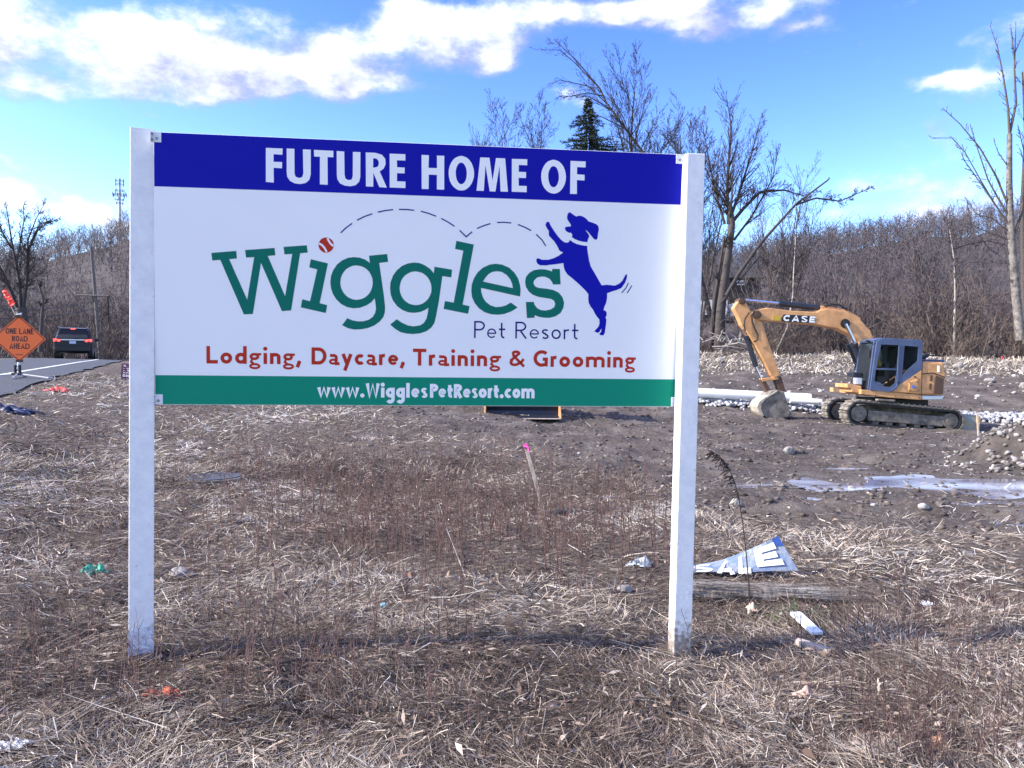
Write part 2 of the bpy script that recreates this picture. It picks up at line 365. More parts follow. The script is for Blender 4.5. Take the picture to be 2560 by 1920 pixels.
GY = axis([(-60, -4, 14, 2), (-4, 1.8, 1.2, .08), (1.8, 6, .05, .06), (6, 12, .06, .09), (12, 32, .10, .26), (32, 60, .25, .8), (60, 100, 2, 6), (100, 1200, 20, 220)])
xx, yy = np.meshgrid(GX, GY)
zz = ground_h(xx, yy)
nx, ny = len(GX), len(GY)
ii = (np.arange(ny - 1)[:, None] * nx + np.arange(nx - 1)[None, :]).ravel()
gfaces = np.stack([ii, ii + 1, ii + nx + 1, ii + nx], 1)
DM = dirtness(xx, yy)
gm = bpy.data.materials.new('soil_and_thatch'); gm.use_nodes = True; nt = gm.node_tree; P = nt.nodes['Principled BSDF']
P.inputs['Roughness'].default_value = .95; P.inputs['Specular IOR Level'].default_value = .2
def gn(scale, detail, rough=.65):
    n = nt.nodes.new('ShaderNodeTexNoise'); n.inputs['Scale'].default_value = scale; n.inputs['Detail'].default_value = detail; n.inputs['Roughness'].default_value = rough
    nt.links.new(gtc.outputs['Object'], n.inputs['Vector']); return n
def gr(src, stops):
    cr = nt.nodes.new('ShaderNodeValToRGB'); nt.links.new(src, cr.inputs[0]); els = cr.color_ramp.elements
    while len(els) < len(stops): els.new(.5)
    for e, (p, c) in zip(els, stops): e.position = p; e.color = (*c, 1)
    return cr.outputs[0]
def gmix(f, a, b):
    n = nt.nodes.new('ShaderNodeMix'); n.data_type = 'RGBA'; nt.links.new(f, n.inputs[0]); nt.links.new(a, n.inputs[6]); nt.links.new(b, n.inputs[7]); return n.outputs[2]
gtc = nt.nodes.new('ShaderNodeTexCoord'); ga = nt.nodes.new('ShaderNodeAttribute'); ga.attribute_name = 'tint'
soil = gr(gn(.75, 10, .74).outputs[0], [(.32, (.048, .037, .031)), (.5, (.105, .084, .070)), (.66, (.20, .172, .150))])
specks = gr(gn(16, 6, .75).outputs[0], [(.50, (0, 0, 0)), (.66, (1, 1, 1))])
pale = gr(gn(45, 3).outputs[0], [(.3, (.10, .085, .072)), (.7, (.30, .265, .235))])
soil = gmix(specks, soil, pale)
duff = gr(gn(22, 6, .7).outputs[0], [(.32, (.040, .030, .024)), (.5, (.125, .098, .077)), (.68, (.30, .245, .195))])
nt.links.new(gmix(ga.outputs['Fac'], duff, soil), P.inputs['Base Color'])
gb = nt.nodes.new('ShaderNodeBump'); gb.inputs['Strength'].default_value = .8; gb.inputs['Distance'].default_value = .04
nt.links.new(gn(28, 8, .75).outputs[0], gb.inputs['Height']); nt.links.new(gb.outputs[0], P.inputs['Normal'])
ground = mesh('ground', np.stack([xx, yy, zz], -1).reshape(-1, 3), gfaces, gm, smooth=True, attr=DM.ravel())
tag(ground, kind='structure')

# standing water in the low spots of the dirt
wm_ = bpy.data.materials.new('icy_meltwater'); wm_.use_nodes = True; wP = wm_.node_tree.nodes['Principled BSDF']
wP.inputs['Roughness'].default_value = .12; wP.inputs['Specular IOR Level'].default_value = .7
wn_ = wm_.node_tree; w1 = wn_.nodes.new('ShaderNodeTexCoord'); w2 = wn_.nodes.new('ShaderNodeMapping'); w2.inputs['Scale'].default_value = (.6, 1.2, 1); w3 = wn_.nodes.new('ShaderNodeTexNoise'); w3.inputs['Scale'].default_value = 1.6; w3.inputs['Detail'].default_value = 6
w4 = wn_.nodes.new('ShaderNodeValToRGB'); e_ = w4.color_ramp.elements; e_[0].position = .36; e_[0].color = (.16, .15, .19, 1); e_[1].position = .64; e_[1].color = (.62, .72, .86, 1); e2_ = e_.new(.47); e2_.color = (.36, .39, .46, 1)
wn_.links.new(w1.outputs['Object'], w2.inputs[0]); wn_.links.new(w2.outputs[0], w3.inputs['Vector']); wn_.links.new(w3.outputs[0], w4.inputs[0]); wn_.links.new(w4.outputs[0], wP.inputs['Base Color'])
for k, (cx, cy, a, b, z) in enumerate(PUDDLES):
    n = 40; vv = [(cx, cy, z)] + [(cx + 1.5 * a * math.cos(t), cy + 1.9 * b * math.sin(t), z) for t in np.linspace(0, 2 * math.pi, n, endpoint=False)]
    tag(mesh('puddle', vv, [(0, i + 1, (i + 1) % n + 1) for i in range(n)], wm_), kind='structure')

# the road on its bank, with its painted edge line
ry = np.r_[np.arange(-12, 60, .6), np.arange(60, 130, 4)]
def strip(name, s_list, mt, lift):
    V = []
    for y in ry:
        for s in s_list:
            if s == SHOULDER: s = s + (float(vnoise(np.array([y * .9]), np.array([3.3]), 5)[0]) - .5) * .45
            V.append((float(road_edge(y)) + s, y, float(road_h(y)) + lift - .018 * abs(min(s + 3.7, 3.7)) - .025 * max(s, 0)))
    k = len(s_list); Fq = [(i * k + j, i * k + j + 1, (i + 1) * k + j + 1, (i + 1) * k + j) for i in range(len(ry) - 1) for j in range(k - 1)]
    return tag(mesh(name, V, Fq, mt, smooth=True), kind='structure')
strip('road', [-LANES, -5.5, -3.7, -2, 0, .7, SHOULDER], M['asphalt'], .05)
strip('edge_line', [-.09, .09], M['line'], .056)
strip('centre_line', [-3.86, -3.74], mat('yellow_road_paint', (.55, .38, .06), .7, var=.3), .056)

# ------------------------------------------------------------------ hills behind, with leafless woods
HPX = np.array([-1800, -700, -300, 0, 100, 200, 330, 600, 900, 1200, 1500, 1700, 1900, 2100, 2300, 2560, 3000, 3600, 4600], float)
HPY = np.array([700, 640, 625, 640, 625, 590, 552, 590, 630, 650, 640, 612, 585, 560, 545, 535, 545, 580, 640], float)
HAZ = np.arctan2(HPX - 1280, F)
def hill_h(a, r):
    top = np.interp(a, HAZ, HPY) + 88
    Hh = (912 - top) / F * 300 + 1.35
    t = np.clip((r - 66) / (300 - 66), 0, 1); s = 1.2 * t - .2 * t * t
    base = 1.6 + .9 * np.sin(a * 7)
    h = base + (Hh - base) * s + (r > 300) * (r - 300) * -.06
    return h + (vnoise(a * 30, r / 25, 77) - .5) * 4 * t - np.where(a < -.42, (1 - sstep(80, 140, r)) * 3.5, 0)
ha = np.linspace(-1.15, 1.15, 150); hr_ = np.r_[np.linspace(64, 300, 40), 340, 420, 560]
A2, R2_ = np.meshgrid(ha, hr_); HZ = hill_h(A2, R2_) - (R2_ <= 64.5) * 2.5
hv = np.stack([np.sin(A2) * R2_, np.cos(A2) * R2_, HZ], -1).reshape(-1, 3)
na = len(ha); ii = (np.arange(len(hr_) - 1)[:, None] * na + np.arange(na - 1)[None, :]).ravel()
M['hill'] = mat('leaf_litter_slope', (.085, .066, .058), .95, col2=(.035, .03, .03), vscale=.9, bump=1.0, bscale=1.5)
tag(mesh('hill', hv, np.stack([ii, ii + 1, ii + na + 1, ii + na], 1), M['hill'], smooth=True), kind='structure')

# ---- leafless trees made of tapering limbs
def rot(v, ax, a): return Matrix.Rotation(a, 3, ax) @ v
def grow(S, p, d, L, r, lvl, rng, C):
    n = C['n'][min(lvl, len(C['n']) - 1)]; st = L / n
    for i in range(n):
        d = (d + Vector((rng.gauss(0, 1), rng.gauss(0, 1), rng.gauss(0, 1))) * C['wander'] + Vector((0, 0, C['up'][min(lvl, len(C['up']) - 1)]))).normalized()
        q = p + d * st; f = (i + 1) / n; r1 = max(r * (1 - f * C.get('taper', .85)), C['rmin'])
        r0 = max(r * (1 - i / n * C.get('taper', .85)), C['rmin'])
        S.append((p.x, p.y, p.z, r0, q.x, q.y, q.z, r1, lvl))
        if lvl < C['lv'] and f > C['start'][min(lvl, len(C['start']) - 1)]:
            k = C['kids'][min(lvl, len(C['kids']) - 1)]
            for _ in range(int(k) + (rng.random() < k - int(k))):
                ax = rot(d.orthogonal().normalized(), d, rng.uniform(0, 6.283))
                d2 = rot(d, ax, math.radians(rng.uniform(*C['ang'])))
                grow(S, p.lerp(q, rng.random()), d2, L * rng.uniform(*C['ratio']) * (1.15 - .6 * f), max(r1 * rng.uniform(.45, .7), C['rmin']), lvl + 1, rng, C)
        p = q
    return S
def limb(S, pts, r0, r1, rng, C, kids=1.0, lvl=1, start=.25, length=.35):
    """a limb along given points with side branches grown on it"""
    pts = [Vector(p) for p in pts]; tot = sum((b - a).length for a, b in zip(pts, pts[1:])); run = 0
    fine = []
    for a, b in zip(pts, pts[1:]):
        k = max(1, int((b - a).length / (tot / 14)))
        for i in range(k): fine.append((a.lerp(b, i / k), a.lerp(b, (i + 1) / k)))
    for a, b in fine:
        f0 = run / tot; run += (b - a).length; f1 = run / tot
        a2, b2 = a, b
        S.append((a2.x, a2.y, a2.z, r0 + (r1 - r0) * f0, b2.x, b2.y, b2.z, r0 + (r1 - r0) * f1, lvl))
        if f1 > start:
            d = (b - a).normalized()
            for _ in range(int(kids) + (rng.random() < kids - int(kids))):
                d2 = rot(d, rot(d.orthogonal().normalized(), d, rng.uniform(0, 6.283)), math.radians(rng.uniform(*C['ang'])))
                grow(S, a.lerp(b, rng.random()), d2, tot * length * rng.uniform(.5, 1.0) * (1.2 - .75 * f1), max((r0 + (r1 - r0) * f1) * rng.uniform(.3, .55), C['rmin']), lvl + 1, rng, C)
    return S
def seg_mesh(name, S, mt, parent=None, k=3, flat=False, mixed=False):
    A = np.array(S, float).reshape(-1, 9); p0 = A[:, 0:3]; p1 = A[:, 4:7]; r0 = A[:, 3]; r1 = A[:, 7]
    d = p1 - p0; d /= np.linalg.norm(d, axis=1, keepdims=True) + 1e-9
    ref = np.where(np.abs(d[:, 2:3]) > .8, np.array([[1., 0, 0]]), np.array([[0, 0, 1.]]))
    u = np.cross(d, ref); u /= np.linalg.norm(u, axis=1, keepdims=True) + 1e-9; w = np.cross(d, u); N = len(A)
    if mixed:                       # thick limbs as four-sided tubes, hair-thin twigs as single slats
        th = A[:, 3] >= .028; o4 = []
        a = RNG.uniform(0, np.pi, N)[:, None]; s = u * np.cos(a) + w * np.sin(a); t_ = ~th
        V1 = np.stack([p0 - s * r0[:, None], p0 + s * r0[:, None], p1 + s * r1[:, None], p1 - s * r1[:, None]], 1)[t_].reshape(-1, 3); F1 = np.arange(len(V1)).reshape(-1, 4)
        k = 4; ang = np.arange(k) * 2 * np.pi / k + .4
        ring = (u[:, None, :] * np.cos(ang)[None, :, None] + w[:, None, :] * np.sin(ang)[None, :, None])[th]
        V2 = np.concatenate([p0[th][:, None] + ring * r0[th][:, None, None], p1[th][:, None] + ring * r1[th][:, None, None]], 1).reshape(-1, 3)
        b = np.arange(int(th.sum()))[:, None] * 2 * k; j = np.arange(k)[None, :]; j2 = (j + 1) % k
        F2 = np.stack([b + j, b + j2, b + k + j2, b + k + j], -1).reshape(-1, 4) + len(V1)
        return mesh(name, np.concatenate([V1, V2]), np.concatenate([F1, F2]), mt, parent)
    if flat:
        a = RNG.uniform(0, np.pi, N)[:, None]; s = u * np.cos(a) + w * np.sin(a)
        V = np.stack([p0 - s * r0[:, None], p0 + s * r0[:, None], p1 + s * r1[:, None], p1 - s * r1[:, None]], 1).reshape(-1, 3)
        return mesh(name, V, np.arange(4 * N).reshape(N, 4), mt, parent)
    ang = np.arange(k) * 2 * np.pi / k
    ring = u[:, None, :] * np.cos(ang)[None, :, None] + w[:, None, :] * np.sin(ang)[None, :, None]
    V = np.concatenate([p0[:, None] + ring * r0[:, None, None], p1[:, None] + ring * r1[:, None, None]], 1).reshape(-1, 3)
    b = np.arange(N)[:, None] * 2 * k; j = np.arange(k)[None, :]; j2 = (j + 1) % k
    Fq = np.stack([b + j, b + j2, b + k + j2, b + k + j], -1).reshape(-1, 4)
    return mesh(name, V, Fq, mt, parent, smooth=True)
def tree(name, label, cat, base, S, group=None, trunk_mat=None, twig_mat=None):
    t = thing(name, label, cat, base, group)
    tr = [s for s in S if s[8] <= 0]; cr = [s for s in S if s[8] > 0]
    if tr: seg_mesh('trunk', tr, trunk_mat or M['bark'], t, 8)
    if cr: seg_mesh('crown', cr, twig_mat or M['twig'], t, mixed=True)
    return t

# ------------------------------------------------------------------ trees one can tell apart
OAK = dict(n=[12, 7, 5, 4, 3], up=[.02, .035, .03, .02], wander=.10, lv=4, start=[.3, .15, .1, .1], kids=[1.6, 1.7, 1.6, 1.3], ang=(22, 52), ratio=(.38, .60), rmin=.012)
MAPLE = dict(n=[16, 8, 5, 3], up=[.03, .06, .05, .03], wander=.055, lv=3, start=[.35, .15, .1], kids=[2.3, 1.8, 1.6], ang=(18, 42), ratio=(.28, .46), rmin=.013)
SAPL = dict(n=[12, 6, 4], up=[.04, .08, .05], wander=.05, lv=2, start=[.35, .15], kids=[2.6, 2.2], ang=(18, 40), ratio=(.22, .40), rmin=.015)
def auto_tree(px, top, d, r, C, seed, base_py=885, lean=0.0, hmul=.62):
    rng = random.Random(seed); b = at(px, base_py, d); tpt = at(px + lean, top, d)
    S = []; H = (tpt - b).length; dirn = (tpt - b).normalized()
    for st in range(3): grow(S, b + Vector((rng.gauss(0, .15), 0, 0)) * (st > 0), (dirn + Vector((rng.uniform(-.16, .16), rng.uniform(-.1, .1), 0)) * (st > 0)).normalized(), H * (.87 if st == 0 else rng.uniform(.66, .84)), r * (1, .7, .6)[st], 0, rng, C)
    k = (tpt.z - b.z) / (max(q[6] for q in S) - b.z)
    S = [(b.x + (q[0] - b.x) * k, b.y + (q[1] - b.y) * k, b.z + (q[2] - b.z) * k, q[3], b.x + (q[4] - b.x) * k, b.y + (q[5] - b.y) * k, b.z + (q[6] - b.z) * k, q[7], q[8]) for q in S]
    return b, S
MIXED = [  # photo column, top row, distance, trunk radius, species, label
    (1122, 345, 72, .10, SAPL, 'lowest thin bare treetop just above the blue band, farthest left over the sign'),
    (1168, 300, 70, .13, SAPL, 'thin bare treetop over the sign, second from its left end of the tree row'),
    (1236, 236, 66, .20, MAPLE, 'bare upright tree over the letters H and O, left of a similar taller one'),
    (1325, 226, 66, .22, MAPLE, 'bare upright tree over the sign, just left of the dark spruce'),
    (1592, 140, 64, .30, MAPLE, 'tallest straight bare tree behind the sign, crossing the leaning trunk'),
    (1640, 250, 70, .16, SAPL, 'slim bare tree close on the right of the straight tall tree'),
    (1690, 235, 67, .20, MAPLE, 'bare upright tree over the right end of the blue band'),
    (1748, 330, 74, .14, SAPL, 'small bare tree peeping over the top of the right white post'),
    (1925, 420, 78, .12, SAPL, 'slender bare sapling between the forked tree and the excavator arm'),
    (1975, 400, 80, .12, SAPL, 'slender bare sapling under the tip of the long leaning branch'),
    (2320, 560, 82, .10, SAPL, 'thin pale sapling rising out of the brush above the excavator cab'),
]
for i, (px, top, d, r, C, lab) in enumerate(MIXED):
    b, S = auto_tree(px, top, d, r, C, 100 + i)
    tree('bare_tree', lab, 'tree', b, S, 'bare trees behind the building plot')
# trunk leaning to the left over the spruce
rng = random.Random(4); d = 61
S = []; P_ = lambda l, dd=None: [at(x, y, dd or d) for x, y in l]
limb(S, P_([(1800, 890), (1740, 640), (1680, 480), (1610, 385), (1555, 310), (1515, 255), (1500, 222), (1440, 150), (1385, 98)]), .30, .03, rng, OAK, 1.5, 1, .42, .17)
for pts in ([(1520, 262), (1470, 215), (1400, 200), (1345, 230)], [(1500, 222), (1440, 160), (1400, 125), (1345, 125)], [(1530, 275), (1470, 240), (1400, 240), (1360, 265)], [(1508, 240), (1470, 232), (1395, 246)], [(1560, 320), (1500, 290), (1440, 300)], [(1600, 380), (1560, 345), (1520, 340)]):
    limb(S, P_(pts), .07, .015, rng, OAK, 1.5, 2, .2, .30)
tree('leaning_tree', 'bare tree whose long trunk leans left above the dark spruce', 'tree', at(1800, 890, d), S)
# forked tree right of the sign, with a broken top and one long leaning branch
rng = random.Random(9); d = 52; base = at(1795, 880, d); S = []
limb(S, P_([(1795, 880), (1800, 780), (1812, 690), (1822, 620), (1830, 560), (1822, 505)]), .42, .20, rng, OAK, .3, 0, .5, .2)
limb(S, P_([(1775, 880), (1785, 760), (1800, 660), (1812, 590)]), .19, .09, rng, OAK, .5, 1, .4, .3)
limb(S, P_([(1822, 560), (1818, 470), (1822, 400), (1828, 320), (1818, 250)]), .17, .02, rng, MAPLE, 3.6, 1, .05, .46)
limb(S, P_([(1826, 560), (1860, 520), (1900, 480), (1960, 475), (2010, 490)]), .15, .03, rng, OAK, 1.7, 1, .2, .34)
limb(S, P_([(1812, 560), (1785, 470), (1770, 390), (1755, 300)]), .12, .02, rng, MAPLE, 2.8, 1, .1, .44)
limb(S, P_([(1828, 540), (1855, 460), (1880, 380), (1900, 300)]), .13, .02, rng, MAPLE, 3.6, 1, .1, .46)
limb(S, P_([(1835, 600), (1880, 540), (1930, 450), (1945, 380)]), .10, .02, rng, MAPLE, 2.6, 1, .2, .40)
tree('forked_tree', 'large dark bare tree with broken top beside the right white post', 'tree', base, S)
rng = random.Random(19); S = []; d = 50
limb(S, P_([(1815, 740), (1850, 680), (1900, 610), (1990, 510), (2070, 450), (2074, 444)]), .16, .05, rng, OAK, .5, 1, .3, .2)
limb(S, P_([(1990, 512), (2040, 495), (2100, 503), (2140, 485), (2185, 466)]), .07, .02, rng, OAK, 1.3, 1, .3, .22)
limb(S, P_([(1800, 760), (1900, 640), (1960, 690), (1990, 740)]), .06, .02, rng, OAK, 1.2, 1, .4, .25)
tree('fallen_bough', 'long bare bough leaning up to the right against the forked tree', 'branch', at(1815, 740, d), S)
# thin white birch behind the excavator arm
rng = random.Random(12); S = []; d = 49
limb(S, P_([(1940, 880), (1968, 820), (1982, 740), (1984, 680), (1988, 620), (1989, 575)]), .06, .025, rng, SAPL, 1.2, 0, .3, .16)
tree('birch_sapling', 'thin white-barked sapling standing behind the excavator arm', 'tree', at(1940, 880, d), S, None, M['palebark'], M['twig'])
rng = random.Random(13); S = []
limb(S, P_([(2385, 880), (2388, 720), (2384, 640), (2372, 560)], 50), .09, .02, rng, SAPL, 1.6, 0, .3, .25)
limb(S, P_([(2384, 622), (2420, 610), (2470, 602), (2520, 615)], 50), .06, .02, rng, OAK, .6, 1, .4, .2)
limb(S, P_([(2455, 598), (2475, 625), (2500, 640)], 50), .04, .015, rng, OAK, .4, 1, .4, .2)
tree('snapped_sapling', 'bare sapling with a broken pale branch reaching toward the dead tree', 'tree', at(2385, 880, 50), S, None, M['palebark'])
# dead tree at the right edge
DEAD = dict(n=[10, 6, 4], up=[0, .05, .04], wander=.07, lv=2, start=[.3, .2], kids=[1.3, 1.0], ang=(28, 55), ratio=(.2, .4), rmin=.02)
rng = random.Random(21); d = 45; S = []
limb(S, P_([(2552, 850), (2540, 740), (2532, 640), (2526, 560), (2523, 450), (2524, 335)]), .27, .14, rng, DEAD, .25, 0, .3, .1)
for pts, r in (([(2524, 335), (2520, 270), (2508, 190), (2494, 120), (2476, 66)], .09), ([(2524, 335), (2540, 260), (2536, 170), (2540, 52)], .10), ([(2536, 150), (2526, 60)], .05), ([(2538, 130), (2556, 90), (2575, 40)], .05),
               ([(2523, 520), (2490, 440), (2450, 370), (2400, 310), (2356, 270)], .08), ([(2520, 540), (2470, 450), (2440, 360), (2425, 310)], .07), ([(2520, 560), (2460, 470), (2410, 400), (2390, 347), (2384, 345)], .06),
               ([(2505, 540), (2460, 465), (2412, 380), (2380, 345), (2330, 345)], .05), ([(2524, 580), (2480, 545), (2440, 535), (2414, 495)], .045), ([(2524, 600), (2470, 580), (2420, 560), (2414, 558)], .04),
               ([(2526, 640), (2490, 600), (2430, 590), (2416, 496)], .03), ([(2522, 420), (2495, 380), (2484, 345)], .04), ([(2530, 660), (2480, 655), (2400, 656)], .03), ([(2526, 610), (2560, 520), (2570, 420), (2545, 315)], .09)):
    limb(S, P_(pts), r, .02, rng, DEAD, 1.5, 1, .12, .12)
tree('dead_tree', 'tall dead tree with snapped pale branches at the right edge of the picture', 'tree', at(2552, 850, d), S, None, mat('dead_bark', (.25, .225, .20), .9, col2=(.065, .055, .05), vscale=4, bump=.4), mat('dead_twig', (.10, .08, .07), .9))
rng = random.Random(22); S = []; d = 47
limb(S, P_([(2566, 860), (2560, 700), (2556, 520), (2564, 330), (2556, 180)]), .22, .05, rng, DEAD, 1.5, 0, .3, .15)
tree('twin_trunk', 'dark second trunk just behind the dead tree, cut by the picture edge', 'tree', at(2575, 860, d), S)
# broad tree beyond the road at the left edge
rng = random.Random(31); d = 60; S = []
limb(S, P_([(58, 885), (57, 830), (53, 770)]), .52, .40, rng, OAK, 0, 0, 2, .1)
for pts, r in (([(50, 790), (20, 710), (-20, 630), (-60, 560)], .20), ([(52, 780), (48, 700), (32, 620), (22, 555), (14, 506)], .21), ([(56, 785), (67, 700), (73, 620), (95, 575), (138, 543)], .20), ([(67, 680), (70, 600), (90, 548), (112, 508)], .12),
               ([(40, 745), (0, 690), (-60, 670)], .12), ([(40, 660), (52, 600), (60, 550), (58, 512)], .11), ([(28, 620), (0, 570), (-12, 515)], .11), ([(72, 620), (84, 590), (100, 560), (150, 545)], .07)):
    limb(S, P_(pts), r * .78, .018, rng, OAK, 1.7, 1, .2, .27)
tree('broad_tree', 'broad dark bare tree beyond the road at the left edge', 'tree', at(58, 880, d), S)
rng = random.Random(33); S = []
limb(S, P_([(100, 880), (104, 800), (108, 750), (98, 715), (92, 700)], 57), .16, .05, rng, OAK, .5, 0, .3, .2)
tree('bent_tree', 'crooked small bare trunk close beside the utility pole', 'tree', at(100, 880, 57), S)

# spruce showing dark above the blue band
d = 58; b = at(1465, 885, d); top = at(1465, 252, d); H = (top - b).length
sp = thing('spruce_tree', 'dark pointed evergreen spruce standing behind the sign', 'tree', b)
tb = MB().tube([b, b.lerp(top, .6), top], [.28, .12, .02], 8); tb.build('trunk', M['bark'], sp)
rng = np.random.default_rng(3); V = []; Fq = []; nn = 0
for i in range(900):
    f = rng.uniform(.14, 1) ** .8; z = H * f; reach = min((1 - f) ** 1.2 * 16.5, 3.4) * rng.uniform(.35, 1.25) * (.8 + .4 * math.sin(f * 70)) + .18
    a = rng.uniform(0, 6.283); dx, dy = math.cos(a), math.sin(a); m_ = max(3, int(reach * (10 if f > .6 else 5)))
    for j in range(m_):
        t = (j + 1) / m_; c = np.array([b.x + dx * reach * t, b.y + dy * reach * t, b.z + z - reach * .32 * t + reach * .12 * t * t])
        for s in range(3):
            o = rng.normal(0, 1, 3); o /= np.linalg.norm(o); L = rng.uniform(.14, .34); u = np.array([dx, dy, .15]) * .6 + o * .6; u /= np.linalg.norm(u)
            w = np.cross(u, rng.normal(0, 1, 3)); w /= np.linalg.norm(w) + 1e-9
            V += [c - w * .035, c + w * .035, c + u * L]; 
nv = len(V); mesh('crown', np.array(V), np.arange(nv).reshape(-1, 3), M['needle'], sp)

# ------------------------------------------------------------------ woods on the slopes and brush along the far edge (nobody could count these)
def proto(seed, H, C, r):
    rng = random.Random(seed); S = []; grow(S, Vector((0, 0, 0)), Vector((rng.gauss(0, .05), rng.gauss(0, .05), 1)).normalized(), H, r, 0, rng, C); return np.array(S)
FOR = dict(n=[6, 3, 2], up=[.02, .03, .03], wander=.12, lv=2, start=[.22, .1], kids=[3.4, 1.9], ang=(28, 66), ratio=(.22, .42), rmin=.022)
PROT = [proto(s, 11, FOR, .11) for s in range(14)]
def scatter(protos, pos, scale, rng):
    out = []
    for (x, y, z), s in zip(pos, scale):
        A = protos[rng.integers(len(protos))].copy(); a = rng.uniform(0, 6.283); ca, sa = math.cos(a), math.sin(a)
        for o in (0, 4):
            X = A[:, o] * ca - A[:, o + 1] * sa; Y = A[:, o] * sa + A[:, o + 1] * ca
            A[:, o] = X * s + x; A[:, o + 1] = Y * s + y; A[:, o + 2] = A[:, o + 2] * s + z
        A[:, 3] *= s; A[:, 7] *= s; out.append(A)
    return np.concatenate(out)
rg = np.random.default_rng(8)
n = 3700; a = rg.uniform(-.66, .66, n); r = 78 + (rg.uniform(0, 1, n) ** .75) * 225
keep = ~((a > -.40) & (a < .20) & (r < 260) & (rg.uniform(0, 1, n) < .78)); keep &= ~((a > .236) & (a < .302) & (r < 101)); a, r = a[keep], r[keep]
pos = np.stack([np.sin(a) * r, np.cos(a) * r, hill_h(a, r) - .2], 1)
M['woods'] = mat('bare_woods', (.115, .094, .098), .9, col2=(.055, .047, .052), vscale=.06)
M['sunwoods'] = mat('sun_painted_woods', (.24, .19, .165), .9, col2=(.12, .095, .085), vscale=.04)  # same bare woods, sunlight on the left hill put into a lighter colour
LIGHT = [proto(300 + s, 12, dict(FOR, lv=1, n=[6, 4], kids=[6.0], rmin=.036), .12) for s in range(12)]
sc_ = rg.uniform(.45, .80, len(pos)) * np.where(a < -.38, .9, 1.0); nr = r < 112
for side, nm, lab, mm_ in ((a >= -.36, 'woods', 'dark leafless woods covering the hill behind the field', 'woods'), (a < -.36, 'roadside_woods', 'tan leafless woods on the hill beyond the road', 'sunwoods')):
    k1, k2 = side & nr, side & ~nr
    tag(seg_mesh(nm, np.concatenate([scatter(PROT, pos[k1], sc_[k1], rg), scatter(LIGHT, pos[k2], sc_[k2], rg)]), M[mm_], flat=True), lab, 'woods', kind='stuff')
n = 520; a = rg.uniform(-.66, .66, n); r = 288 + rg.uniform(-22, 26, n); a = a[(a < -.38) | (a > .2)]; r = r[:len(a)]
pos = np.stack([np.sin(a) * r, np.cos(a) * r, hill_h(a, np.minimum(r, 300)) - .3], 1)
RID = dict(FOR, start=[.45, .1], kids=[3.6, 2.4], wander=.08, ang=(22, 50), rmin=.04)
tag(seg_mesh('ridge_woods', scatter([proto(50 + s, 12, RID, .24) for s in range(10)], pos, rg.uniform(.6, .78, len(pos)), rg), M['woods'], flat=True), 'row of bare trees along the skyline of the hill', 'woods', kind='stuff')
# brush: arching many-stemmed shrubs
def shrub(seed):
    rng = random.Random(seed); S = []
    C = dict(n=[6, 3, 2], up=[-.02, .02, .02], wander=.15, lv=2, start=[.2, .2], kids=[1.3, .6], ang=(18, 60), ratio=(.25, .5), rmin=.009)
    for i in range(14):
        a = rng.uniform(0, 6.283); t = rng.uniform(.05, .6)
        grow(S, Vector((rng.gauss(0, .45), rng.gauss(0, .45), 0)), Vector((math.cos(a) * t, math.sin(a) * t, 1)).normalized(), rng.uniform(2.0, 4.2), .028, 0, rng, C)
    return np.array(S)
SHR = [shrub(900 + i) for i in range(9)]
def brush(name, label, px0, px1, d0, d1, n, s0, s1, mt, front=0):
    px = rg.uniform(px0, px1, n); d = rg.uniform(d0, d1, n); x = (px - 1280) / F * d; y = d
    gap_ = (px > 1738) & (px < 1870) & (d > 47); s_all = rg.uniform(s0, s1, n); s_all = np.where(gap_, np.minimum(s_all, .30), s_all)
    z = np.where(d < 63, ground_h(x, y), np.maximum(hill_h(np.arctan2(x, y), np.hypot(x, y)), ground_h(x, y))) - .1
    tag(seg_mesh(name, scatter(SHR, np.stack([x, y, z], 1), s_all, rg), mt, flat=True), label, 'brush', kind='stuff')
M['brush'] = mat('brown_brush', (.145, .108, .095), .9, col2=(.055, .042, .040), vscale=.35)
M['brush2'] = mat('pale_brush', (.24, .185, .145), .9, col2=(.12, .09, .078), vscale=.3)
brush('undergrowth', 'tangled brown brush along the far side of the building plot', 1500, 2900, 49.5, 66, 165, .45, 1.75, M['brush'])
brush('undergrowth_fringe', 'lighter low brush at the foot of the tree line', 1650, 2800, 48.5, 52, 70, .35, .8, M['brush2'])
brush('scrub_behind_sign', 'brown scrub hidden mostly by the sign', 330, 1500, 52, 66, 26, .7, 1.5, M['brush'])
n = 96; a = np.r_[rg.uniform(.2, .66, 70), rg.uniform(-.66, -.42, 26)]; r = np.where((a > .225) & (a < .31), rg.uniform(105, 210, n), rg.uniform(68, 210, n))
tag(seg_mesh('slope_brush', scatter(SHR, np.stack([np.sin(a) * r, np.cos(a) * r, hill_h(a, r) - .2], 1), rg.uniform(1.2, 2.0, n), rg), M['woods'], flat=True), 'dark thicket covering the hill slopes', 'brush', kind='stuff')
brush('roadside_scrub', 'dark scrub beyond the crest of the road', -200, 420, 62, 92, 95, .7, 1.5, M['brush'])

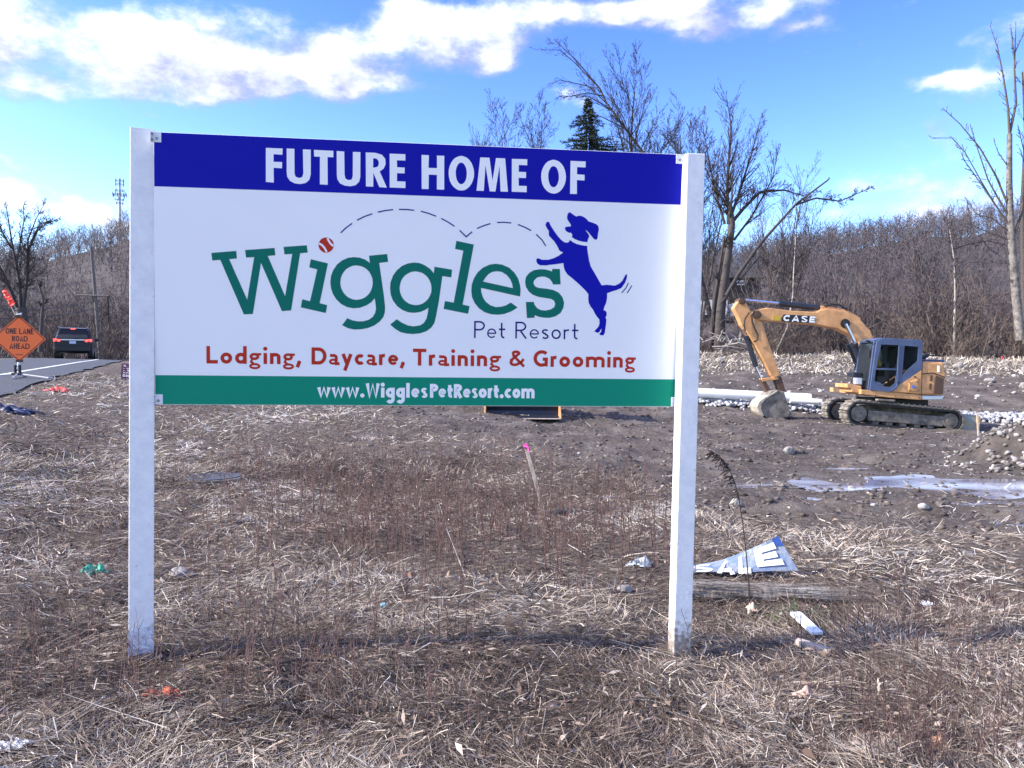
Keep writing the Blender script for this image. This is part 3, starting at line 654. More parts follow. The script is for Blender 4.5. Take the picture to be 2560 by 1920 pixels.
# ------------------------------------------------------------------ flattened dead grass, weeds, litter, clods and stones
def blades(x, y, az, tilt, L, wd, tint, lift, bend, z=None, ns=3):
    n = len(x); z0 = (ground_h(x, y) if z is None else z) + lift
    rows = []; side = RNG.normal(0, .09, n); kink = (RNG.uniform(0, 1, n) < .22) * RNG.normal(0, .9, n); kat = RNG.integers(1, ns + 1, n)
    px_, py_, pz_ = x.copy(), y.copy(), z0.copy(); a = az.copy(); el = tilt.copy()
    sxv, syv = -np.sin(az), np.cos(az); roll_ = RNG.uniform(-.9, .9, n); blunt = RNG.uniform(.1, .85, n)
    for k in range(ns + 1):
        w = wd * (1 - blunt * k / ns)
        rows.append(np.stack([px_ - sxv * w * np.cos(roll_), py_ - syv * w * np.cos(roll_), pz_ - w * np.sin(roll_)], -1))
        rows.append(np.stack([px_ + sxv * w * np.cos(roll_), py_ + syv * w * np.cos(roll_), pz_ + w * np.sin(roll_)], -1))
        if k < ns:
            s_ = L / ns; px_ = px_ + np.cos(a) * np.cos(el) * s_; py_ = py_ + np.sin(a) * np.cos(el) * s_; pz_ = pz_ + np.sin(el) * s_
            a = a + side + kink * (kat == k + 1); el = el - bend
    g = ground_h(px_, py_) + .003
    V = np.stack(rows, 1); V[:, -2:, 2] = np.maximum(V[:, -2:, 2], g[:, None])
    q = np.array([[2 * k, 2 * k + 1, 2 * k + 3, 2 * k + 2] for k in range(ns)]); m_ = 2 * ns + 2
    Fq = (np.arange(n)[:, None, None] * m_ + q[None]).reshape(-1, 4)
    return V.reshape(-1, 3), Fq, np.repeat(tint, m_)
def polar(n, r0, r1, a0=-.72, a1=.72, p=1.0):
    u = RNG.uniform(0, 1, n); r = np.sqrt(r0 * r0 + (r1 * r1 - r0 * r0) * u) if p == 1 else r0 * (r1 / r0) ** u
    a = RNG.uniform(a0, a1, n); return np.sin(a) * r, np.cos(a) * r, r
def on_grass(x, y, keep=0.06):
    d = dirtness(x, y); s = x - road_edge(y)
    return (RNG.uniform(0, 1, len(x)) < np.maximum(1 - d, keep)) & ((s > SHOULDER + .15) | (s < -LANES - .4))
M['straw'] = mat('dry_grass', (.4, .33, .25), .8, ramp=[(0, (.05, .036, .028)), (.28, (.145, .105, .082)), (.55, (.32, .255, .20)), (.8, (.55, .475, .385)), (1, (.74, .68, .59))], spec=.2)
parts = []
for n, r0, r1, w, ns in ((165000, 1.9, 5.2, .00105, 2), (104000, 5.2, 10.5, .0021, 2), (92000, 10.5, 27, .0046, 2)):
    x, y, r = polar(n, r0, r1, p=(1 if r0 > 5 else 0))
    if r0 < 10:                     # thinner cover to either side of the view
        x2, y2, r2 = polar(n // 5, 1.2, r1, .72, 1.35); sg = RNG.choice([-1, 1], len(x2)); x, y, r = np.r_[x, x2 * sg], np.r_[y, y2], np.r_[r, r2]
    k = on_grass(x, y); x, y, r = x[k], y[k], r[k]; n = len(x)
    flow = fbm(x, y, 1.3, 2, 20) * 14 + RNG.normal(0, .95, n)
    clump = fbm(x, y, 1.7, 3, 21); patch = fbm(x, y, .55, 3, 23)
    thin = RNG.uniform(0, 1, n) < np.clip(.35 + 1.5 * (patch - .28), .25, 1)
    x, y, r, flow, clump, patch = (v[thin] for v in (x, y, r, flow, clump, patch)); n = len(x)
    tilt = np.abs(RNG.normal(.10, .22, n)) + .35 * np.maximum(clump - .58, 0) * 3
    L = (RNG.uniform(.015, .075, n) + .07 * RNG.uniform(0, 1, n) ** 6 + .004 * r) * (.75 + .7 * clump)
    tint = np.clip(.47 + (fbm(x, y, .9, 3, 22) - .5) * 1.3 + .14 * sstep(2, 4, -x) * sstep(4, 6, y) + RNG.normal(0, .24, n), 0, 1)
    parts.append(blades(x, y, flow, tilt, L, w * np.exp(RNG.normal(0, .36, n)), tint, RNG.uniform(0, .03, n), np.maximum(RNG.normal(.06, .12, n), -.1), ns=ns))
def join(parts):
    V, Fq, T, o = [], [], [], 0
    for v, f, t in parts: V.append(v); Fq.append(f + o); T.append(t); o += len(v)
    return np.concatenate(V), np.concatenate(Fq), np.concatenate(T)
v, f, t = join(parts)
tag(mesh('dry_grass', v, f, M['straw'], attr=t), 'flattened dead straw grass covering the plot around the sign', 'grass', kind='stuff')
# standing tufts of bleached grass
parts = []
for px, py, k in ((740, 1160, 900), (1040, 1190, 700), (1300, 1480, 500), (700, 1790, 520), (1160, 1740, 420), (1780, 1800, 480), (600, 1420, 420), (1500, 1560, 420), (900, 1830, 400), (2350, 1560, 360), (1620, 1690, 420), (300, 1180, 500), (120, 1160, 500), (470, 1080, 500), (2080, 1390, 500), (2280, 1420, 400)):
    c = gp(px, py); s = .10 + c.y * .05; k = int(k * .45)
    x = RNG.normal(c.x, s, k); y = RNG.normal(c.y, s * .7, k); az = np.arctan2(y - c.y, x - c.x) + RNG.normal(0, .8, k)
    parts.append(blades(x, y, az, RNG.uniform(.15, 1.0, k), RNG.uniform(.04, .10, k) * (.8 + c.y * .10), np.full(k, .0007 + .00034 * c.y), np.clip(RNG.normal(.68, .18, k), 0, 1), RNG.uniform(0, .01, k), RNG.uniform(.05, .35, k)))
v, f, t = join(parts)
tag(mesh('bleached_tufts', v, f, M['straw'], attr=t), 'bleached tufts of standing dead grass', 'grass', kind='stuff')
# a few green shoots
c = gp(1975, 1540); k = 60; x = RNG.normal(c.x, .12, k); y = RNG.normal(c.y, .06, k)
v, f, t = blades(x, y, RNG.uniform(0, 6.28, k), RNG.uniform(.6, 1.4, k), RNG.uniform(.05, .12, k), np.full(k, .002), np.full(k, .5), np.zeros(k), RNG.uniform(0, .4, k))
tag(mesh('green_shoots', v, f, mat('green_grass', (.06, .14, .03), .6)), 'small patch of green grass shoots above the white board', 'grass', kind='stuff')
# upright reddish weed stalks
S = []; rw = random.Random(77)
def stalk(x, y, h, thick):
    z = gz(x, y) - .01; lean = rw.uniform(0, .34) * rw.random() ** .5; a = rw.uniform(0, 6.283); p = Vector((x, y, z)); d = Vector((math.cos(a) * lean, math.sin(a) * lean, 1)).normalized(); n = 4
    for i in range(n):
        d = (d + Vector((rw.gauss(0, .05), rw.gauss(0, .05), 0))).normalized(); q = p + d * (h / n)
        S.append((p.x, p.y, p.z, thick * (1 - .18 * i), q.x, q.y, q.z, thick * (1 - .18 * (i + 1)), 0))
        if i > 0:
            for _ in range(rw.choice((0, 1, 1, 2))):
                b = rw.uniform(0, 6.283); e = (d + Vector((math.cos(b), math.sin(b), .2)) * .8).normalized(); L = h * rw.uniform(.08, .24); s = p.lerp(q, rw.random()); u = s + e * L
                S.append((s.x, s.y, s.z, thick * .6, u.x, u.y, u.z, thick * .35, 0))
        p = q
def patch_stalks(n, pxr, pyr, hr, dens=None):
    for _ in range(n):
        px, py = rw.uniform(*pxr), rw.uniform(*pyr)
        d = (CAMZ + .05) * F / max(py - 912, 20); x = (px - 1280) / F * d
        if float(dirtness(np.array([x]), np.array([d]))[0]) > .75 or x - float(road_edge(d)) < SHOULDER + .3: continue
        if dens is not None and rw.random() > dens(px, py): continue
        stalk(x, d, rw.uniform(*hr), .0014 + .00030 * d)
cen = lambda px, py: (.35 + .65 * float(vnoise(np.array([px / 70.0]), np.array([py / 40.0]), 12)[0])) * math.exp(-((px - 1230) / 540) ** 4) * math.exp(-((py - 1320) / 150) ** 2) + .35 * math.exp(-((px - 800) / 260) ** 2 - ((py - 1280) / 140) ** 2)
patch_stalks(2500, (300, 1760), (1110, 1540), (.12, .46), cen)
patch_stalks(650, (1950, 2650), (1480, 1960), (.08, .26), lambda px, py: math.exp(-((px - 2330) / 260) ** 2))
patch_stalks(520, (-60, 1200), (1150, 1900), (.10, .38))
patch_stalks(260, (-60, 2600), (1560, 1950), (.06, .22))
patch_stalks(1000, (380, 1740), (1150, 1520), (.28, .62), cen)
M['stalk'] = mat('reddish_weed_stalks', (.20, .115, .10), .8, col2=(.055, .032, .03), vscale=9)
tag(seg_mesh('dead_weeds', S, M['stalk']), 'thicket of thin reddish dead weed stalks below the sign', 'weeds', kind='stuff')
# loose stalks lying about
n = 420; x, y, r = polar(n, 2.0, 9); k = on_grass(x, y, .15); x, y, r = x[k], y[k], r[k]; n = len(x)
v, f, t = blades(x, y, RNG.uniform(0, 6.28, n), np.abs(RNG.normal(.05, .12, n)), RNG.uniform(.15, .5, n), .0009 + .0003 * r, np.clip(RNG.normal(.5, .32, n), 0, 1), RNG.uniform(.02, .06, n), RNG.uniform(-.02, .12, n))
tag(mesh('loose_stalks', v, f, M['straw'], attr=t), 'long loose dead stalks lying on the grass', 'grass', kind='stuff')
# leaf litter
n = 15000; x, y, r = polar(n, 1.9, 13, p=0); k = on_grass(x, y, .1); x, y, r = x[k], y[k], r[k]; n = len(x)
zc = ground_h(x, y) + RNG.uniform(.006, .05, n); s = (RNG.uniform(.003, .009, n) + .007 * RNG.uniform(0, 1, n) ** 8) * (1 + r * .10)
u = RNG.normal(0, 1, (n, 3)); u[:, 2] *= .35; u /= np.linalg.norm(u, axis=1, keepdims=True); w = np.cross(u, np.array([0, 0, 1.]) + RNG.normal(0, .35, (n, 3))); w /= np.linalg.norm(w, axis=1, keepdims=True)
c = np.stack([x, y, zc], 1); s = s[:, None]; k1, k2 = RNG.uniform(.9, 2.6, (n, 1)), RNG.uniform(.3, .8, (n, 1)); up_ = np.array([0, 0, 1.]) * s * RNG.uniform(0, .7, (n, 1))
V = np.stack([c - u * s * k1, c + w * s * k2 + up_, c + u * s * k1, c - w * s * k2 * RNG.uniform(.3, 1.2, (n, 1)) + up_], 1).reshape(-1, 3)
M['leaf'] = mat('dead_leaves', (.3, .2, .12), .8, ramp=[(0, (.06, .04, .03)), (.3, (.19, .12, .085)), (.8, (.34, .26, .205)), (1, (.47, .40, .34))])
tag(mesh('leaf_litter', V, np.arange(4 * n).reshape(n, 4), M['leaf'], attr=np.repeat(RNG.uniform(0, 1, n), 4)), 'dead leaves scattered through the grass', 'leaves', kind='stuff')

# stones
_t = (1 + 5 ** .5) / 2
ICO_V = np.array([(-1, _t, 0), (1, _t, 0), (-1, -_t, 0), (1, -_t, 0), (0, -1, _t), (0, 1, _t), (0, -1, -_t), (0, 1, -_t), (_t, 0, -1), (_t, 0, 1), (-_t, 0, -1), (-_t, 0, 1)]) / 1.902
ICO_F = np.array([(0, 11, 5), (0, 5, 1), (0, 1, 7), (0, 7, 10), (0, 10, 11), (1, 5, 9), (5, 11, 4), (11, 10, 2), (10, 7, 6), (7, 1, 8), (3, 9, 4), (3, 4, 2), (3, 2, 6), (3, 6, 8), (3, 8, 9), (4, 9, 5), (2, 4, 11), (6, 2, 10), (8, 6, 7), (9, 8, 1)])
def stones(name, x, y, z, size, mt, flat=.6, label=None, cat=None, parent=None, tint=None):
    n = len(x); V = ICO_V[None] * RNG.uniform(.58, 1.3, (n, 12, 1)); a = RNG.uniform(0, 6.28, n)
    V = V * (size[:, None] * RNG.uniform(.7, 1.3, (n, 3)))[:, None, :]; V[:, :, 2] *= flat
    ca, sa = np.cos(a)[:, None], np.sin(a)[:, None]
    V = np.stack([V[:, :, 0] * ca - V[:, :, 1] * sa, V[:, :, 0] * sa + V[:, :, 1] * ca, V[:, :, 2]], -1) + np.stack([x, y, z], 1)[:, None, :]
    Fq = (np.arange(n)[:, None, None] * 12 + ICO_F[None]).reshape(-1, 3)
    o = mesh(name, V.reshape(-1, 3), Fq, mt, parent, attr=np.repeat(RNG.uniform(0, 1, n) if tint is None else tint, 12)); return tag(o, label, cat, kind='stuff')
M['gravel'] = mat('mixed_stones', (.4, .38, .35), .85, ramp=[(0, (.10, .085, .073)), (.55, (.23, .205, .185)), (1, (.50, .48, .45))])
M['clod'] = mat('soil_clods', (.1, .08, .065), .95, ramp=[(0, (.055, .043, .036)), (.7, (.125, .10, .083)), (1, (.20, .17, .145))])
M['crushed'] = mat('crushed_stone', (.5, .5, .5), .8, ramp=[(0, (.22, .22, .23)), (.6, (.42, .42, .43)), (1, (.62, .62, .62))])
def on_dirt(n, r0, r1, a0=-.5, a1=.72, p=0):
    x, y, r = polar(n, r0, r1, a0, a1, p); d = dirtness(x, y); s = x - road_edge(y)
    k = (RNG.uniform(0, 1, n) < d) & (s > SHOULDER + .4); return x[k], y[k], r[k]
x, y, r = on_dirt(3600, 5, 48); s = RNG.uniform(.004, .016, len(x)) ** 1.0 * (1 + r * .03) * RNG.choice([1, 1, 1, 1.8], len(x))
stones('loose_stones', x, y, ground_h(x, y) + s * .15, s, M['gravel'], .6, 'small pale stones strewn over the dirt', 'stones')
x, y, r = on_dirt(7500, 5, 44); s = RNG.uniform(.010, .034, len(x)) * (1 + r * .035)
stones('clods', x, y, ground_h(x, y) + s * .1, s, M['clod'], .6, 'clods of turned brown soil', 'soil')
# stony rim of the far bank
n = 560; px = RNG.uniform(1500, 2750, n); d = RNG.uniform(32, 47, n); x = (px - 1280) / F * d
s = RNG.uniform(.03, .085, n) * RNG.choice([1, 1, 1, 1.7], n)
stones('bank_stones', x, d, ground_h(x, d) + s * .2, s, M['gravel'], .7, 'pale stones on the far bank under the tree line', 'stones', tint=RNG.uniform(.35, 1, n))
n = 9000; px = RNG.uniform(1450, 2800, n); d = RNG.uniform(40, 49.5, n); x = (px - 1280) / F * d
v, f, t = blades(x, d, RNG.uniform(0, 6.28, n), RNG.uniform(.1, 1.0, n), RNG.uniform(.2, .5, n), np.full(n, .02), np.clip(RNG.normal(.75, .2, n), 0, 1), np.zeros(n), RNG.uniform(0, .3, n))
tag(mesh('far_grass', v, f, M['straw'], attr=t), 'pale dead grass strip along the foot of the brush', 'grass', kind='stuff')
# bed of crushed stone under the pipe, running behind the excavator
n = 3600; tt = RNG.uniform(0, 1, n); c0 = np.array([1.5, 28.6]); c1 = np.array([26, 27.2]); w = RNG.normal(0, .42, n)
x = c0[0] + (c1[0] - c0[0]) * tt; y = c0[1] + (c1[1] - c0[1]) * tt + w
s = RNG.uniform(.05, .115, n)
stones('crushed_stone_bed', x, y, ground_h(x, y) + .16 * np.exp(-(w / .6) ** 2) + s * .3, s, M['crushed'], .75, 'white crushed stone bed running behind the excavator', 'stones')

# single rocks
def rock(px, py, size, label, flat=.7, seed=0):
    c = gp(px, py); bm = bmesh.new(); bmesh.ops.create_icosphere(bm, subdivisions=3, radius=1); rr = np.random.default_rng(seed + 7)
    co = np.array([v.co for v in bm.verts]); o = rr.normal(0, 1, (7, 3)); o /= np.linalg.norm(o, axis=1, keepdims=True)
    for q in o: co -= np.maximum(co @ q - rr.uniform(.55, .85), 0)[:, None] * q * .85
    co = co + (fbm(co[:, 0] * 2 + seed, co[:, 1] * 2 + co[:, 2], 1.5, 3, 61)[:, None] - .5) * .18
    co = co * np.array([size, size * .8, size * flat]) + np.array([c.x, c.y, c.z + size * flat * .45])
    fs = [tuple(v.index for v in f.verts) for f in bm.faces]; bm.free()
    tag(mesh('rock', co, fs, M['rock'], smooth=False), label, 'rock', 'single rocks lying on the plot')
for i, (px, py, s, fl, lab) in enumerate(((1971, 1134, .11, .8, 'pale rounded rock lying alone in the dirt below the excavator bucket'), (1840, 1264, .07, .8, 'small pale rock beside the curved weed stalk right of the post'),
    (448, 1443, .06, .7, 'pale rock half buried in grass right of the left post'), (1562, 1478, .05, .5, 'flat pale rock in the grass left of the right post'), (2230, 1354, .06, .4, 'flat whitish stone in front of the small puddles'),
    (2130, 1222, .05, .5, 'small white stone at the left tip of the big puddle'), (2310, 1271, .06, .6, 'pale stone on the muddy rut near the large puddle'), (2415, 1390, .05, .6, 'small pale stone at the grass edge under the puddles'),
    (1800, 905, .28, .6, 'large pale boulder on the far bank right of the post'), (2395, 920, .30, .7, 'pale boulder behind the excavator counterweight'), (2560, 970, .25, .7, 'boulder at the right picture edge on the far bank'), (2475, 955, .28, .6, 'broad pale boulder below the far orange-tipped stake'))):
    rock(px, py, s, lab, fl, i)
# spoil heap at the right edge
c = gp(2560, 1150); c = Vector((8.65, 11.7, gz(8.65, 11.7)))
heap = thing('rubble_heap', 'heap of dark soil and pale stones at the right edge by the puddle', 'rubble heap', c)
gxx, gyy = np.meshgrid(np.linspace(-2.6, 2.9, 60), np.linspace(-1.9, 2.2, 44))
def heap_h(x, y):
    q = np.hypot(x / 2.3, y / 1.7); return 1.02 * (1 - sstep(0, 1.05, q)) + (fbm(x + 5, y, 1.6, 4, 70) - .5) * .42 * (1 - sstep(.7, 1.1, q))
hz_ = np.maximum(heap_h(gxx, gyy), -.05) + ground_h(gxx + c.x, gyy + c.y) - .05; k = gxx.shape[1]
ii = (np.arange(gxx.shape[0] - 1)[:, None] * k + np.arange(k - 1)[None, :]).ravel()
mesh('mound', np.stack([gxx + c.x, gyy + c.y, hz_], -1).reshape(-1, 3), np.stack([ii, ii + 1, ii + k + 1, ii + k], 1), mat('heap_soil', (.095, .077, .064), .95, col2=(.04, .032, .028), vscale=4, bump=.9, bscale=18), heap, smooth=True)
n = 900; x = RNG.normal(-.6, 1.2, n); y = RNG.normal(-.6, .8, n); s = RNG.uniform(.015, .05, n)
stones('small_stones', x + c.x, y + c.y, heap_h(x, y) + ground_h(x + c.x, y + c.y) - .03, s, M['gravel'], .8, parent=heap, tint=RNG.uniform(.0, .85, n))
big = []
rr = np.random.default_rng(5)
for i in range(74):
    if i < 34: t = rr.uniform(-2.2, .2); x = -1.15 + .95 * (t + 2.2) + rr.normal(0, .14); y = -.75 - .42 * (t + 2.2) * .9 + rr.normal(0, .16)
    else: x, y = rr.uniform(-1.5, 1.6), rr.uniform(-1.5, .6)
    s = rr.uniform(.035, .115) if i < 34 else rr.uniform(.03, .075)
    V = ICO_V * rr.uniform(.6, 1.3, (12, 1)) * (s * rr.uniform(.75, 1.25, 3)); V[:, 2] *= .8
    V = V + np.array([x + c.x, y + c.y, max(heap_h(x, y), 0) + gz(x + c.x, y + c.y) + s * .15])
    mesh('stone', V, ICO_F, M['rock'], heap)

# ------------------------------------------------------------------ lettering drawn with strokes
def arc(cx, cy, rx, ry, a0, a1, n=12):
    return [(cx + rx * math.cos(math.radians(a0 + (a1 - a0) * i / n)), cy + ry * math.sin(math.radians(a0 + (a1 - a0) * i / n))) for i in range(n + 1)]
def glyph(c, w, xh):
    """centre lines, dots and width of a letter; capital height 1"""
    h = w / 2; r = xh / 2; X = xh; st = []; dots = []
    def o(cx=None, rx=None): return arc(cx, r, rx, r - h, 0, 360, 26)
    b = X * .92                                         # bowl width
    if c == 'L': st = [[(h, 1), (h, h), (.56, h)]]; W_ = .56
    elif c == 'D': st = [[(.38, h), (h, h), (h, 1 - h), (.38, 1 - h)] + arc(.38, .5, .42 - h, .5 - h, 90, -90, 16)]; W_ = .80
    elif c == 'T': st = [[(0, 1 - h), (.66, 1 - h)], [(.33, 1), (.33, 0)]]; W_ = .66
    elif c == 'G': st = [arc(.45, .5, .45 - h, .5 - h, 48, 318, 22)[:-2] + [(.78 - h, .12), (.78 - h, .46), (.50, .46)]]; W_ = .78
    elif c in 'PR':
        st = [[(h, 0), (h, 1 - h), (.30, 1 - h)] + arc(.30, .72, .28 - h * .4, .28 - h, 90, -90, 14) + [(h, .44 + h)]]; W_ = .58
        if c == 'R': st.append([(.30, .44), (.62 - h * .3, 0)]); W_ = .64
    elif c == 'W': st = [[(h * .9, 1), (.27, .02), (.50, .92), (.73, .02), (1.0 - h * .9, 1)]]; W_ = 1.0
    elif c == 'O': st = [arc(.36, .5, .36 - h, .5 - h, 0, 360, 28)]; W_ = .72
    elif c == 'N': st = [[(h, 0), (h, 1)], [(h, .97), (.62 - h, .03)], [(.62 - h, 0), (.62 - h, 1)]]; W_ = .62
    elif c == 'E': st = [[(.5, 1 - h), (h, 1 - h), (h, h), (.5, h)], [(h, .5), (.46, .5)]]; W_ = .5
    elif c == 'A': st = [[(h * .8, 0), (.34, .97), (.68 - h * .8, 0)], [(.15, .28), (.53, .28)]]; W_ = .68
    elif c == 'H': st = [[(h, 0), (h, 1)], [(.6 - h, 0), (.6 - h, 1)], [(h, .5), (.6 - h, .5)]]; W_ = .6
    elif c == 'C': st = [arc(.36, .5, .36 - h, .5 - h, 45, 315, 20)]; W_ = .66
    elif c == 'S': h = min(h, .10); st = [arc(.30, .74, .30 - h, .265 - h, 25, 265, 14) + arc(.30, .26, .30 - h, .27 - h, 80, -155, 14)]; W_ = .60
    elif c == 'M': st = [[(h, 0), (h, 1)], [(h, .97), (.4, .2), (.8 - h, .97)], [(.8 - h, 1), (.8 - h, 0)]]; W_ = .8
    elif c == 'B': st = [[(h, h), (h, 1 - h), (.26, 1 - h)] + arc(.26, .75, .22, .25 - h, 90, -90, 8) + [(h, .5)], [(.26, .5)] + arc(.28, .26, .26 - h * .5, .26 - h, 90, -90, 8) + [(h, h)]]; W_ = .54
    elif c == 'o': st = [o(b / 2, b / 2 - h)]; W_ = b
    elif c == 'e': st = [[(h * 1.2, r), (b - h, r)] + arc(b / 2, r, b / 2 - h, r - h, 0, 318, 22)]; W_ = b
    elif c == 'c': st = [arc(b / 2, r, b / 2 - h, r - h, 48, 312, 18)]; W_ = b * .86
    elif c == 'd': st = [o(b / 2, b / 2 - h), [(b - h, 0), (b - h, 1.02)]]; W_ = b
    elif c == 'a': st = [[(b * .10, X * .86)] + arc(b * .42, X * .66, b * .40 - h, X * .34 - h, 110, 0, 8) + [(b * .82 - h, h * .6), (b * .95, h * .7)], arc(b * .38, X * .28, b * .38 - h * .65, X * .28 - h * .65, 0, 360, 18)]; W_ = b * .92
    elif c == 'g': st = [arc(b * .42, X * .67, b * .42 - h * .78, X * .33 - h * .78, 0, 360, 20), [(b * .45, X - h * .8), (b * .98, X - h * .8)], [(b * .22, X * .42), (b * .14, X * .18), (b * .35, X * .06)], arc(b * .45, -X * .20, b * .47 - h * .6, X * .27 - h * .55, 0, 360, 22)]; W_ = b * .95
    elif c == 'ɡ': st = [o(b / 2, b / 2 - h), [(b - h, X), (b - h, -.10)] + arc(b / 2, -.10, b / 2 - h, .20, 0, -150, 12)]; W_ = b    # single-storey g
    elif c == 'i': st = [[(h, 0), (h, X)]]; dots = [(h, X + (1 - X) * .62 + h * .2, h * 1.18)]; W_ = w
    elif c == 'l': st = [[(h, 0), (h, 1.04)]]; W_ = w
    elif c == 'n': st = [[(h, 0), (h, X)], [(h, X * .62)] + arc(b * .46, X - b * .36 - h * .1, b * .46 - h, b * .36 - h * .8, 165, 0, 12) + [(b * .92 - h, 0)]]; W_ = b * .92
    elif c == 'm':
        q = b * 1.04; st = [[(h, 0), (h, X)]]
        for k in (0, 1): st.append([(h + k * (q - w), X * .62)] + arc(h + k * (q - w) + (q - w) / 2, X - q * .36, (q - w) / 2, q * .36 - h * .8, 170, 0, 10) + [(h + (k + 1) * (q - w), 0)])
        W_ = 2 * q - w
    elif c == 'r': st = [[(h, 0), (h, X)], [(h, X * .58)] + arc(b * .46, X - b * .36, b * .46 - h, b * .36 - h * .7, 168, 72, 8)]; W_ = b * .60
    elif c == 's': h = min(h, xh * .125); st = [arc(b * .36, X * .74, b * .36 - h, X * .26 - h * .85, 30, 270, 12) + arc(b * .36, X * .26, b * .36 - h, X * .26 - h * .85, 80, -152, 12)]; W_ = b * .72
    elif c == 't': st = [[(b * .28, .92)] + [(b * .28, .2)] + arc(b * .5, .2, b * .22, .2 - h, 180, 290, 6), [(0, X - h), (b * .66, X - h)]]; W_ = b * .66
    elif c == 'y': st = [[(h * .8, X), (b * .50, .06)], [(b * .98 - h * .8, X), (b * .30, -.34)]]; W_ = b * .98
    elif c == 'w': st = [[(h * .8, X), (b * .40, h * .3), (b * .72, X * .95), (b * 1.04, h * .3), (b * 1.44 - h * .8, X)]]; W_ = b * 1.44
    elif c == ',': st = [[(h * 1.1, h), (h * .2, -.17)]]; dots = [(h * 1.1, h * 1.1, h * 1.15)]; W_ = w * 1.1
    elif c == '.': dots = [(h * 1.1, h * 1.1, h * 1.2)]; W_ = w * 1.15
    elif c == '-': st = [[(0, .42), (.3, .42)]]; W_ = .3
    elif c == '&': st = [[(.74, 0), (.24, .66)] + arc(.36, .80, .17 - h * .3, .19 - h, 200, -20, 10) + [(.14, .38)] + arc(.30, .24, .28 - h, .24 - h, 140, 300, 8) + [(.62, .28), (.72, .46)]]; W_ = .78
    else: W_ = .30
    return st, dots, W_
def ribbon(pl, w):
    P2 = [Vector(p) for p in pl]; n = len(P2); closed = (P2[0] - P2[-1]).length < 1e-6 and n > 3
    if closed: P2 = P2[:-1]; n -= 1
    V = []; Fq = []
    for i in range(n):
        a = P2[i - 1] if (i > 0 or closed) else None; b = P2[(i + 1) % n] if (i < n - 1 or closed) else None
        t0 = (P2[i] - a).normalized() if a is not None else None; t1 = (b - P2[i]).normalized() if b is not None else None
        if t0 is None: t0 = t1
        if t1 is None: t1 = t0
        n0 = Vector((-t0.y, t0.x)); n1 = Vector((-t1.y, t1.x)); mvec = n0 + n1
        if mvec.length < .2: mvec = n0.copy()
        mvec.normalize(); k = min(1 / max(mvec.dot(n0), .35), 1.42) if mvec.dot(n0) > .6 else 1.0
        V += [P2[i] + mvec * w / 2 * k, P2[i] - mvec * w / 2 * k]
    for i in range(n if closed else n - 1):
        j = (i + 1) % n; Fq.append((2 * i, 2 * i + 1, 2 * j + 1, 2 * j))
    return V, Fq
THIN = {'g': {0: .78, 1: .7, 2: .6, 3: .62}, 'a': {0: .85, 1: .64}, 'e': {0: .82}, 'B': {0: .8}, '&': {0: .8}}
def text_2d(s, x0, x1, base, cap, weight, xh=.62, gap=.10, slant=0.0):
    """lay a word out between x0 and x1; returns 2-D verts with a small per-stroke lift, and faces"""
    items = []; adv = 0
    for ch in s:
        st, dots, gw = glyph(ch, weight, xh); items.append((adv, st, dots, ch)); adv += gw + (gap if ch != ' ' else .04)
    adv -= gap; kx = (x1 - x0) / (adv * cap); V = []; Fq = []; lay = 0
    for ox, st, dots, ch_ in items:
        lay = 0
        for si, pl in enumerate(st):
            pts = [((x + ox) * kx, y) for x, y in pl]
            cap_w = {'S': .20, 's': xh * .25}.get(ch_, 9)
            v, f = ribbon(pts, min(weight * THIN.get(ch_, {}).get(si, 1.0), cap_w) * (.5 + .5 * min(kx, 1.0))); b = len(V); lay += 1
            V += [(p.x, p.y, lay) for p in v]; Fq += [tuple(i + b for i in q) for q in f]
        for dx, dy, dr in dots:
            b = len(V); lay += 1; V += [((dx + ox) * kx + dr * math.cos(t) * min(1, kx * 1.1), dy + dr * math.sin(t), lay) for t in np.linspace(0, 6.283, 15)[:-1]]; Fq.append(tuple(range(b, b + 14)))
    return [(x0 + (x + slant * y) * cap, base + y * cap, l) for x, y, l in V], Fq

class Sheet:
    """a flat board: local millimetres to the place"""
    def __init__(s, origin, ex, ez): s.o = Vector(origin); s.ex = Vector(ex).normalized(); s.ez = Vector(ez).normalized(); s.n = s.ex.cross(s.ez)
    def p(s, x, z, out=0.0): return s.o + s.ex * (x * .001) + s.ez * (z * .001) + s.n * (out * .001)
    def poly(s, name, loops, out, mt, parent):
        pts = [q for l in loops for q in l]
        if len(loops) == 1 and len(loops[0]) <= 4: fs = [tuple(range(len(pts)))]
        else: fs = [tuple(t) for t in tessellate_polygon([[Vector((a, b, 0)) for a, b in l] for l in loops])]
        ff = []
        for f in fs:
            A, B, C_ = (Vector((*pts[i], 0)) for i in f[:3]); ff.append(f if (B - A).cross(C_ - A).z > 0 else tuple(reversed(f)))
        return mesh(name, [s.p(a, b, out) for a, b in pts], ff, mt, parent)
    def text(s, name, word, x0, x1, base, cap, weight, out, mt, parent, **k):
        V, Fq = text_2d(word, x0, x1, base, cap, weight, **k)
        return mesh(name, [s.p(x, y, out + .06 * l) for x, y, l in V], Fq, mt, parent)
    def stroke(s, name, pl, w, out, mt, parent):
        v, f = ribbon(pl, w); return mesh(name, [s.p(p[0], p[1], out) for p in v], f, mt, parent)

